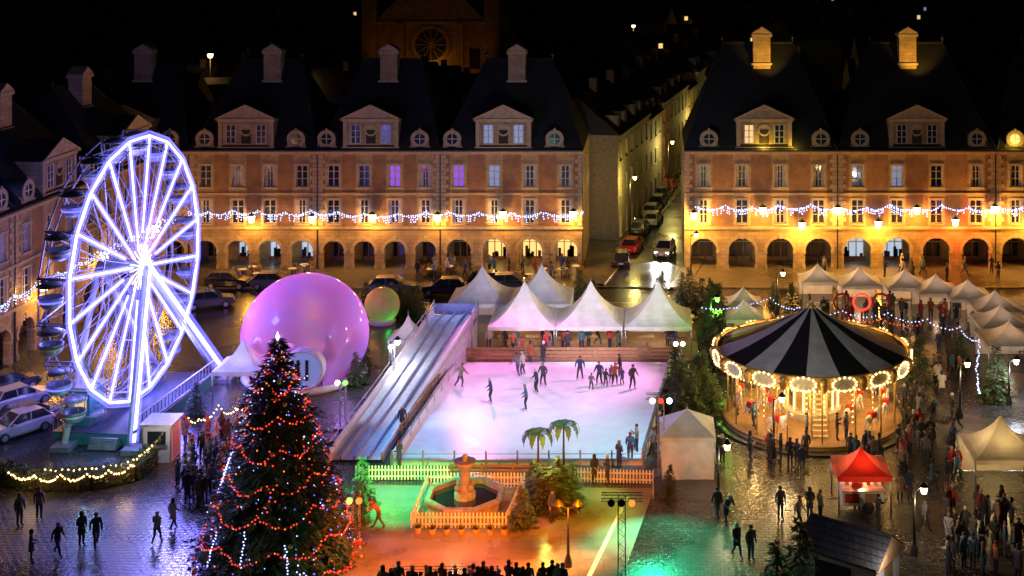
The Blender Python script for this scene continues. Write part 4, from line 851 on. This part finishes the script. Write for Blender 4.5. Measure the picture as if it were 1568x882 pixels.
for px,py,me in [(980,357,cg),(998,330,cw),(1000,343,cw),(1008,316,cb),(1016,303,cg),(1024,292,cr),(1028,283,cb)]: carput(px,py,me,sa,.13)
for px,py,me in [(350,440,cb),(420,441,cg),(600,448,cg),(680,450,cb),(735,440,cb),(782,443,cg)]: carput(px,py,me,R.uniform(-.1,.1)+(math.pi if R.random()<.5 else 0))
for px,py,me,rz in [(30,622,cw,.9),(48,650,cg,1.0),(12,600,cb,.9),(320,470,cg,.4)]: carput(px,py,me,rz)
o=carput(28,665,ch,-2.2,0,False)
# ---------------- conifers
M_need=mat('fir_needles',(.06,.11,.045),.6,var=.6,scale=2); M_need2=mat('fir_needles_light',(.11,.17,.06),.6,var=.5,scale=2); M_bark=mat('bark',(.08,.05,.03),.9)
def conifer(h,r,levels,per,den,seed=1,leaf=.3,z0=.06,full=0.):
    m=MB(); q=random.Random(seed); m.beam((0,0,0),(0,0,h*.97),r*.035+.03,M_bark,8,.02)
    for l in range(levels):
        t=(l+.3)/levels; z=h*(z0+(1-z0)*t); rl=r*((1-t)**(.85-full*.4))*q.uniform(.85,1.08)+.08
        nb=max(5,int(per*(1-t*.75)))
        for k in range(nb):
            a=q.uniform(0,6.283); L_=rl*q.uniform(.65,1.15); dr=Vector((math.cos(a),math.sin(a),0)); sl=-.28+.5*t+q.uniform(-.1,.1)
            m.beam((0,0,z),dr*L_+Vector((0,0,z+sl*L_)),.02+.012*L_,M_bark,3,.006,cap=False)
            n=max(2,int(L_*den))
            for j in range(n):
                u_=(j+q.uniform(.2,1))/n; u_=.15+.85*u_; p=dr*L_*u_+Vector((0,0,z+sl*L_*u_-.05*L_*u_*u_)); side=Vector((-dr.y,dr.x,0))
                sp=(1.1-u_)*.5*min(L_,1.6)
                for e_ in range(3):
                    c=p+side*q.uniform(-sp,sp)+Vector((0,0,q.uniform(-.1,.1))); d=(dr*q.uniform(.4,1)+side*q.uniform(-.8,.8)+Vector((0,0,q.uniform(-.5,.2)))).normalized(); wv=d.cross(Vector((q.uniform(-.4,.4),q.uniform(-.4,.4),1))).normalized()*leaf*.22
                    m.add([c-wv,c+wv,c+d*leaf*q.uniform(.7,1.3)+wv*.2,c+d*leaf-wv*.3],[(0,1,2,3)],M_need if q.random()<.6 else M_need2)
    return m
tb=G(425,855); te=empty('christmas_tree',tb); hT=11.3; rT=4.2
tm=conifer(hT,rT,42,40,4.2,5,.34,.08); tm.obj('fir_tree',te)
m=MB(); q=random.Random(4)
def cone(t,a,o=.0): r_=rT*((1-t)**.85)+.1+o; z=hT*(.08+.92*t)-.22*r_; return Vector((math.cos(a)*r_,math.sin(a)*r_,z))
M_tins=mat('red_tinsel',(.6,.04,.02),.35)
for k in range(7):
    t0=.03+.13*k; n=int(170*(1-t0))+20; sc_n=int(7*(1-t0))+3; pr=None
    for i in range(n+1):
        a=2*math.pi*i/n; dr_=.05*abs(math.sin(a*sc_n/2)); p=cone(max(0,t0+.05-dr_+.03*math.sin(a+k)),a+k,q.uniform(-.12,.08))
        if pr is not None: m.beam(pr,p,.03,M_tins,3,cap=False)
        if q.random()<.8: m.oct(p,.055,M_bulbr if q.random()<.85 else M_bulbo)
        pr=p
mt_bulbs=[M_bulbc,M_bulbc,M_bulbr,M_bulbo,M_bulbr,M_ledb,M_ledb]
for k in range(620): 
    t=q.random()**1.2*.98; m.oct(cone(t,q.uniform(0,6.283),q.uniform(-.35,.1)),q.choice([.03,.04,.055]),q.choice(mt_bulbs))
for k in range(7):
    t=q.uniform(.08,.6);a=-1.7+q.uniform(-1.0,1.)
    for j in range(12): m.oct(cone(max(0,t-.012*j),a+q.uniform(-.02,.02)),.05,M_bulbc)
for k in range(60): t=q.random()**1.2*.9; m.ball(cone(t,q.uniform(0,6.283),0),.11,M_gold if k%3 else M_tins,8,6)
m.lathe([(.0,-.3),(.12,0),(.0,.3)],(0,0,hT+.1),M_bulbc,4,False)
m.obj('tree_lights_and_garlands',te)
light('tree_light','POINT',tb+Vector((-2,-5.5,6)),100,(.5,.65,1),size=1,parent=te); light('tree_light','POINT',tb+Vector((4.5,-3.5,2.2)),110,(.2,.9,.6),size=.8,parent=te); light('tree_light','POINT',tb+Vector((3.5,-3.5,7)),70,(1,.4,.35),size=.8,parent=te)
sf=[conifer(3,1.0,14,14,5,11,.25).obj('f',link=False),conifer(3,1.2,14,16,5,12,.25,.03).obj('f',link=False)]
fat=conifer(3.0,1.5,18,30,6,13,.28,.02,full=1.0).obj('f',link=False)
inst('fir_tree',fat,G(845,778),0,(1.1,.9,.75)); inst('fir_tree',sf[1],G(800,806),1,.75); inst('fir_tree',sf[0],G(876,770),1,.75); inst('fir_tree',sf[1],G(818,768),1,.8); inst('fir_tree',sf[0],G(856,772),2,.9)
for k in range(46):
    px,py,s_=R.choice([(R.uniform(370,440),R.uniform(570,610),.9),(R.uniform(500,560),R.uniform(540,580),.7),(R.uniform(870,1075),R.uniform(452,466),.8),(R.uniform(1070,1100),R.uniform(470,560),1.2),(R.uniform(1030,1095),R.uniform(590,650),.9),(R.uniform(560,640),R.uniform(470,490),.7)])
    inst('fir_tree',R.choice(sf),G(px,py),R.uniform(0,6),s_*R.uniform(.8,1.2))
for px,py,s_ in [(1213,500,1.2),(1185,470,.7),(1525,610,1.2),(1060,640,1.2),(1035,610,1.2),(1408,590,1.2),(1090,520,1.5),(1470,560,.8),(690,520,.7),(300,640,.8),(545,590,.8),(1225,945,1.5),(1025,760,.6),(520,870,.7),(555,775,.9),(1190,960,1.3),(550,800,.7)]: inst('fir_tree',R.choice(sf),G(px,py),R.uniform(0,6),s_)
garland('string_lights',[G(370,600,3),G(400,600,2.3),G(430,580,3),G(470,575,2.4)],.2,.3,.05,M_bulbc)
for px,py,hh,rz in((824,735,2.7,.2),(863,730,3.0,.9)):
    m=MB(); m.beam((0,0,0),(0,0,hh),.09,M_bark,8,.05)
    for k in range(9):
        a=k*2*math.pi/9+rz; dr=Vector((math.cos(a),math.sin(a),0)); sd_=Vector((-dr.y,dr.x,0)); pts=[]
        for j in range(8): tt=j/7; pts.append(Vector((0,0,hh))+dr*(.95*math.sin(tt*1.75))+Vector((0,0,.38*math.sin(tt*2.4)-.85*tt*tt)))
        for j in range(7):
            w0=.2*math.sin((j+.4)/7.4*math.pi);w1=.2*math.sin((j+1.4)/8.4*math.pi)*(1 if j<6 else .1)
            m.quad(pts[j]-sd_*w0,pts[j],pts[j+1],pts[j+1]-sd_*w1,M_need2); m.quad(pts[j],pts[j]+sd_*w0-Vector((0,0,.03)),pts[j+1]+sd_*w1-Vector((0,0,.03)),pts[j+1],M_need2)
    o=m.obj('artificial_palm'); o.location=G(px,py)
light('palm_light','POINT',G(842,752)+Vector((0,-1.2,3.3)),260,(.85,1,.15),size=.2)
# ---------------- hedge with lights
m=MB(); hp=[G(-20,735),G(60,750),G(140,748),G(205,735),G(232,712),G(236,690)]
q=random.Random(9)
for a,b_ in zip(hp,hp[1:]):
    L_=(b_-a).length; n=int(L_*260)
    d=(b_-a).normalized(); s2=Vector((-d.y,d.x,0)); m.box((a+b_)/2+Vector((0,0,.45)),(L_,.7,.8),M_bark,math.atan2(d.y,d.x))
    for k in range(n):
        p=a+d*q.uniform(0,L_)+s2*q.uniform(-.5,.5)+Vector((0,0,q.uniform(.05,1.15)))
        v=Vector((q.uniform(-1,1),q.uniform(-1,1),q.uniform(-.3,1))).normalized(); w_=v.cross(Vector((q.uniform(-1,1),q.uniform(-1,1),.3))).normalized()*.05
        m.add([p-w_,p+w_,p+v*.2+w_*.4,p+v*.2-w_*.4],[(0,1,2,3)],M_need if q.random()<.6 else M_need2)
m.obj('hedge')
garland('string_lights',[p+Vector((0,-.6,1.15)) for p in [hp[0].lerp(hp[1],.5),hp[1],hp[1].lerp(hp[2],.5),hp[2],hp[2].lerp(hp[3],.5),hp[3],hp[4],hp[5]]],.35,.13,.07,M_bulbw)
garland('string_lights',[p+Vector((0,0,1.25)) for p in [hp[1],hp[2],hp[3],hp[4],hp[5]]],.1,.3,.07,M_bulbw)
garland('string_lights',[G(285,632,2),G(305,640,1.5),G(335,620,2.2),G(360,625,2),G(392,600,2.2)],.4,.15,.06,M_bulbw)
for p in(hp[1],hp[3]): light('string_light_glow','POINT',p+Vector((0,-1.2,1.4)),50,(1,.6,.2),size=.5)
garland('string_lights',[G(px,py,3.0) for px,py in[(1070,470),(1180,455),(1225,470),(1290,475),(1360,478),(1420,488),(1470,500),(1500,520),(1495,560),(1500,600)]],.4,.3,.06,M_bulbc)
garland('string_lights',[G(px,py,2.7) for px,py in[(1240,480),(1300,486),(1350,487),(1410,496)]],.3,.3,.06,M_bulbr)
# kiosks
m=MB(); m.box((0,0,1.1),(1.7,1.7,2.2),M_white); m.box((0,0,2.28),(2.0,2.0,.14),M_alu); m.box((0,-.87,1.5),(1.1,.04,.8),M_glass); m.box((0,-.98,1.05),(1.3,.25,.05),M_alu); m.box((.87,0,1.05),(.03,.8,1.9),M_frame)
for s_ in (-1,1): m.box((s_*.84,-.84,1.1),(.08,.08,2.2),M_alu)
o=m.obj('ticket_booth'); o.location=G(248,700)
light('booth_fill','POINT',G(255,715)+Vector((0,-1.5,3)),110,(.8,.85,1),size=.2,parent=o)  # added fill light that whitens the booth, no fixture
m=MB(); V=[(-2.2,-1.6,2.2),(2.2,-1.6,2.2),(2.2,1.6,2.2),(-2.2,1.6,2.2),(-2.2,0,3.3),(2.2,0,3.3)]
m.add(V,[(0,1,5,4),(2,3,4,5)],M_roofw); m.add([Vector(v)-Vector((0,0,.09)) for v in V],[(1,0,4,5),(3,2,5,4),(1,2,5),(3,0,4)],M_wood); m.box((0,0,1.1),(3.9,2.7,2.2),M_white); m.box((-.3,-1.37,1.3),(1.9,.05,1.0),M_dark); m.box((-.3,-1.5,.8),(2.1,.4,.06),M_wood); m.box((1.97,0,1.0),(.04,.9,1.9),M_wood)
for k in range(8): m.box((-1.7+k*.48,-1.36,.4),(.04,.03,.75),M_frame)
o=m.obj('market_chalet'); o.location=G(1303,905); o.rotation_euler=(0,0,-.6)
light('chalet_fill','POINT',G(1345,925)+Vector((.3,-1.5,2.8)),140,(1,.9,.8),size=.2)  # unseen fill added to lift the dark chalet
m=MB()
for k in range(3): m.tube([Vector((k*1.6+math.cos(a)*.7,0,1.6+math.sin(a)*.7)) for a in[i*math.pi/8 for i in range(17)]],.09,M_bulbr if k==1 else M_red,6); m.beam((k*1.6,0,0),(k*1.6,0,.95),.08,M_red)
o=m.obj('red_ring_decoration'); o.location=G(1290,492)
# ---------------- fountain + fences
fo=empty('stone_fountain',G(712,775)); m=MB()
M_wstone=mat('weathered_fountain_stone',(.3,.3,.27),.7,var=.4,bump=.4)
m.lathe([(2.1,0),(2.15,.55),(2.3,.6),(2.3,.75),(2.0,.75),(1.95,.3)],(0,0,0),M_wstone,8,False,math.pi/8)
m.lathe([(.6,.2),(.6,.8),(.45,.9),(.3,1.2),(.26,1.9),(.34,2.1),(.6,2.45),(.64,2.55),(.5,2.52),(.15,2.5),(.12,2.7),(.2,2.8),(0,2.95)],(0,0,0),M_wstone,16)
m.lathe([(0,.5),(1.96,.5)],(0,0,0),M_glass,8,False,math.pi/8)
for k in range(4): a=k*math.pi/2+.8; m.ball((.5*math.cos(a),.5*math.sin(a),1.15),.2,M_wstone)
m.obj('basin_and_urn',fo)
def picket(pts,name='picket_fence',h=.85,mt=M_white,sp=.19):
    m=MB()
    for a,b_ in zip(pts,pts[1:]):
        a=Vector(a);b_=Vector(b_);d=b_-a;L_=d.length;d.normalize();rz=math.atan2(d.y,d.x); n=int(L_/sp)
        for k in range(n+1):
            p=a+d*(L_*k/n); m.box(p+Vector((0,0,h/2+.03)),(.09,.03,h-.06),mt,rz); m.add([p+d*-.045+Vector((0,0,h)),p+d*.045+Vector((0,0,h)),p+Vector((0,0,h+.08))],[(0,1,2)],mt)
        for zz in(.25,.62): m.box((a+b_)/2+Vector((0,0,zz))+Vector((-d.y,d.x,0))*.03,(L_,.025,.08),mt,rz)
    return m.obj(name)
picket([G(630,810),G(775,810),G(803,747),G(655,747),G(630,810)])
picket([G(545,736),G(690,736)]); picket([G(905,740),G(1000,742),G(1000,765)],h=.8); picket([G(880,739),G(905,740)])
m=MB(); rails(m,G(690,736),G(880,738),M_wood,h=1.0,n=4,bw=.14); m.obj('wooden_fence')
m=MB(); 
for k in range(7): rails(m,G(610+k*22,900),G(630+k*22,900),M_alu,h=1.1,n=8,bw=.03,step=.5)
m.obj('crowd_barrier')
m=MB()
for (px,py) in [(640,812),(662,814),(684,814),(706,814),(728,814),(750,814),(772,814),(785,790),(795,770)]:
    p=G(px,py+4); m.lathe([(.14,0),(.2,.3),(.17,.3)],p,M_trim,8)
    for k in range(60):
        v=Vector((q.uniform(-1,1),q.uniform(-1,1),q.uniform(0,1))).normalized(); w_=v.cross(Vector((0,0,1))).normalized()*.03; b_=p+Vector((0,0,.3)); m.add([b_-w_,b_+w_,b_+v*.33],[(0,1,2)],M_need2)
m.obj('potted_plants')
m=MB(); z=Vector((0,0,.006)); m.add([G(540,742)+z,G(1002,748)+z,G(925,960)+z,G(505,960)+z],[(0,1,2,3)],M_deck); m.obj('rink_apron_paving')
m=MB(); z=Vector((0,0,.012)); m.add([G(958,762)+z,G(963,762)+z,G(905,885)+z,G(897,885)+z],[(0,1,2,3)],M_white); m.obj('painted_line')
# ---------------- truss masts
def mast(loc,h,heads,name='lighting_truss',w_=.35,cross=0):
    m=MB(); c=[Vector((sx*w_/2,sy*w_/2,0)) for sx,sy in((-1,-1),(1,-1),(1,1),(-1,1))]
    for p in c: m.beam(p,p+Vector((0,0,h)),.028,M_alu,5)
    n=int(h/w_)
    for k in range(n):
        z0=k*h/n;z1=(k+1)*h/n
        for i in range(4): j=(i+1)%4; a,b_=(i,j) if k%2 else (j,i); m.beam(c[a]+Vector((0,0,z0)),c[b_]+Vector((0,0,z1)),.015,M_alu,3,cap=False)
    m.box((0,0,.05),(1,1,.1),M_alu)
    if cross:
        for yy in(-.15,.15):
            for zz in(-.15,.15): m.beam((-cross,yy,h+zz),(cross,yy,h+zz),.025,M_alu,5)
        for k in range(int(cross*2/.3)): m.beam((-cross+k*.3,-.15,h-.15),(-cross+k*.3+.3,-.15,h+.15),.014,M_alu,3); m.beam((-cross+k*.3,.15,h+.15),(-cross+k*.3+.3,-.15,h+.15),.014,M_alu,3)
    nh=len(heads)
    for k,hm_ in enumerate(heads):
        x=(k-(nh-1)/2)*.5; T=Matrix.Translation((x,-.3,h-.2))@Matrix.Rotation(math.radians(60),4,'X'); m.lathe([(.0,-.25),(.13,-.25),(.18,.15)],(0,0,0),M_blk,10,M=T); m.lathe([(0,.13),(.17,.13)],(0,0,0),hm_,10,False,M=T); m.beam((x,-.1,h),(x,-.3,h-.15),.025,M_blk,4)
    o=m.obj(name); o.location=loc; return o
t1=mast(G(1012,725),4.6,[M_lamp,M_bulbr,M_lampw],cross=.9); t2=mast(G(525,655),3.2,[M_lampw,M_bulbg]); t3=mast(G(600,590),3,[M_lampw]); t4=mast(G(952,905),4.6,[M_blk,M_blk,M_bulbo],cross=1.0); t5=mast(G(1040,585),3,[M_lampw,M_lamp],cross=.6); t6=mast(G(545,840),2.8,[M_bulbg,M_bulbo])
ic=(A+B+Cc+Dd)/4
light('rink_flood','SPOT',t1.location+Vector((-.3,0,8)),3000,(.45,.9,1),target=ic+Vector((1,-6,0)),angle=85,size=.3)
light('rink_flood','SPOT',G(540,655)+Vector((0,0,9)),3800,(.12,.45,1),target=ic+Vector((-3,-7,0)),angle=78,size=.3)
light('rink_flood','SPOT',t5.location+Vector((0,1,8)),4000,(1,.3,.8),target=ic+Vector((0,5,0)),angle=88,size=.3)
light('rink_flood','SPOT',Vector((-14,101,8.5)),4200,(1,.25,.75),target=ic+Vector((0,5,0)),angle=88,size=.3)
light('rink_flood','SPOT',ic+Vector((0,-1,11)),2600,(.75,.85,1),target=ic,angle=90,size=.5)
light('tent_fill','SPOT',ic+Vector((2,2,7)),6000,(.85,.84,1),target=(-5,104,4),angle=80,size=.4)  # unseen fill added above the rink to brighten the tent tops
light('apron_green','SPOT',t6.location+Vector((.3,4,5)),4200,(.02,1,.2),target=G(610,765),angle=90,size=.3)
light('apron_green','SPOT',G(940,760)+Vector((0,0,4)),600,(.3,1,.05),target=G(900,775),angle=90,size=.3)
light('apron_orange','SPOT',G(760,890)+Vector((0,-1,5)),5200,(1,.13,.0),target=G(740,840),angle=120,size=.3)
light('apron_orange','SPOT',G(600,890)+Vector((0,-1,4.5)),3400,(1,.13,.0),target=G(600,845),angle=105,size=.3)
light('apron_orange','SPOT',G(880,870)+Vector((0,-1,4.5)),3600,(1,.18,.0),target=G(860,820),angle=115,size=.3)
light('fountain_light','POINT',G(700,812)+Vector((0,-.3,2.4)),70,(1,.85,.4),size=.2)
light('cobble_green','SPOT',G(1000,790)+Vector((0,0,5)),4800,(.03,1,.45),target=G(1020,850),angle=95,size=.3)
light('entrance_red_fill','SPOT',G(320,700)+Vector((0,0,5)),900,(1,.12,.1),target=G(310,690),angle=90,size=.3)  # added red spot that tints the ground at the entry
# street lamps added as fill light over the plaza, plus a floodlight mast
lamp_post(G(1185,700),3.6,(1,.68,.32),380,M_lamp); lamp_post(G(1470,640),3.6,(1,.7,.36),420,M_lamp); lamp_post(G(1545,620),3.0,(.8,.85,1),520,M_lampw,'floodlight_mast'); lamp_post(G(1100,770),3.2,(1,.75,.45),200,M_lamp); lamp_post(G(1400,850),3.4,(1,.72,.4),260,M_lamp); lamp_post(G(1190,480),3.4,(1,.65,.3),250,M_lamp)
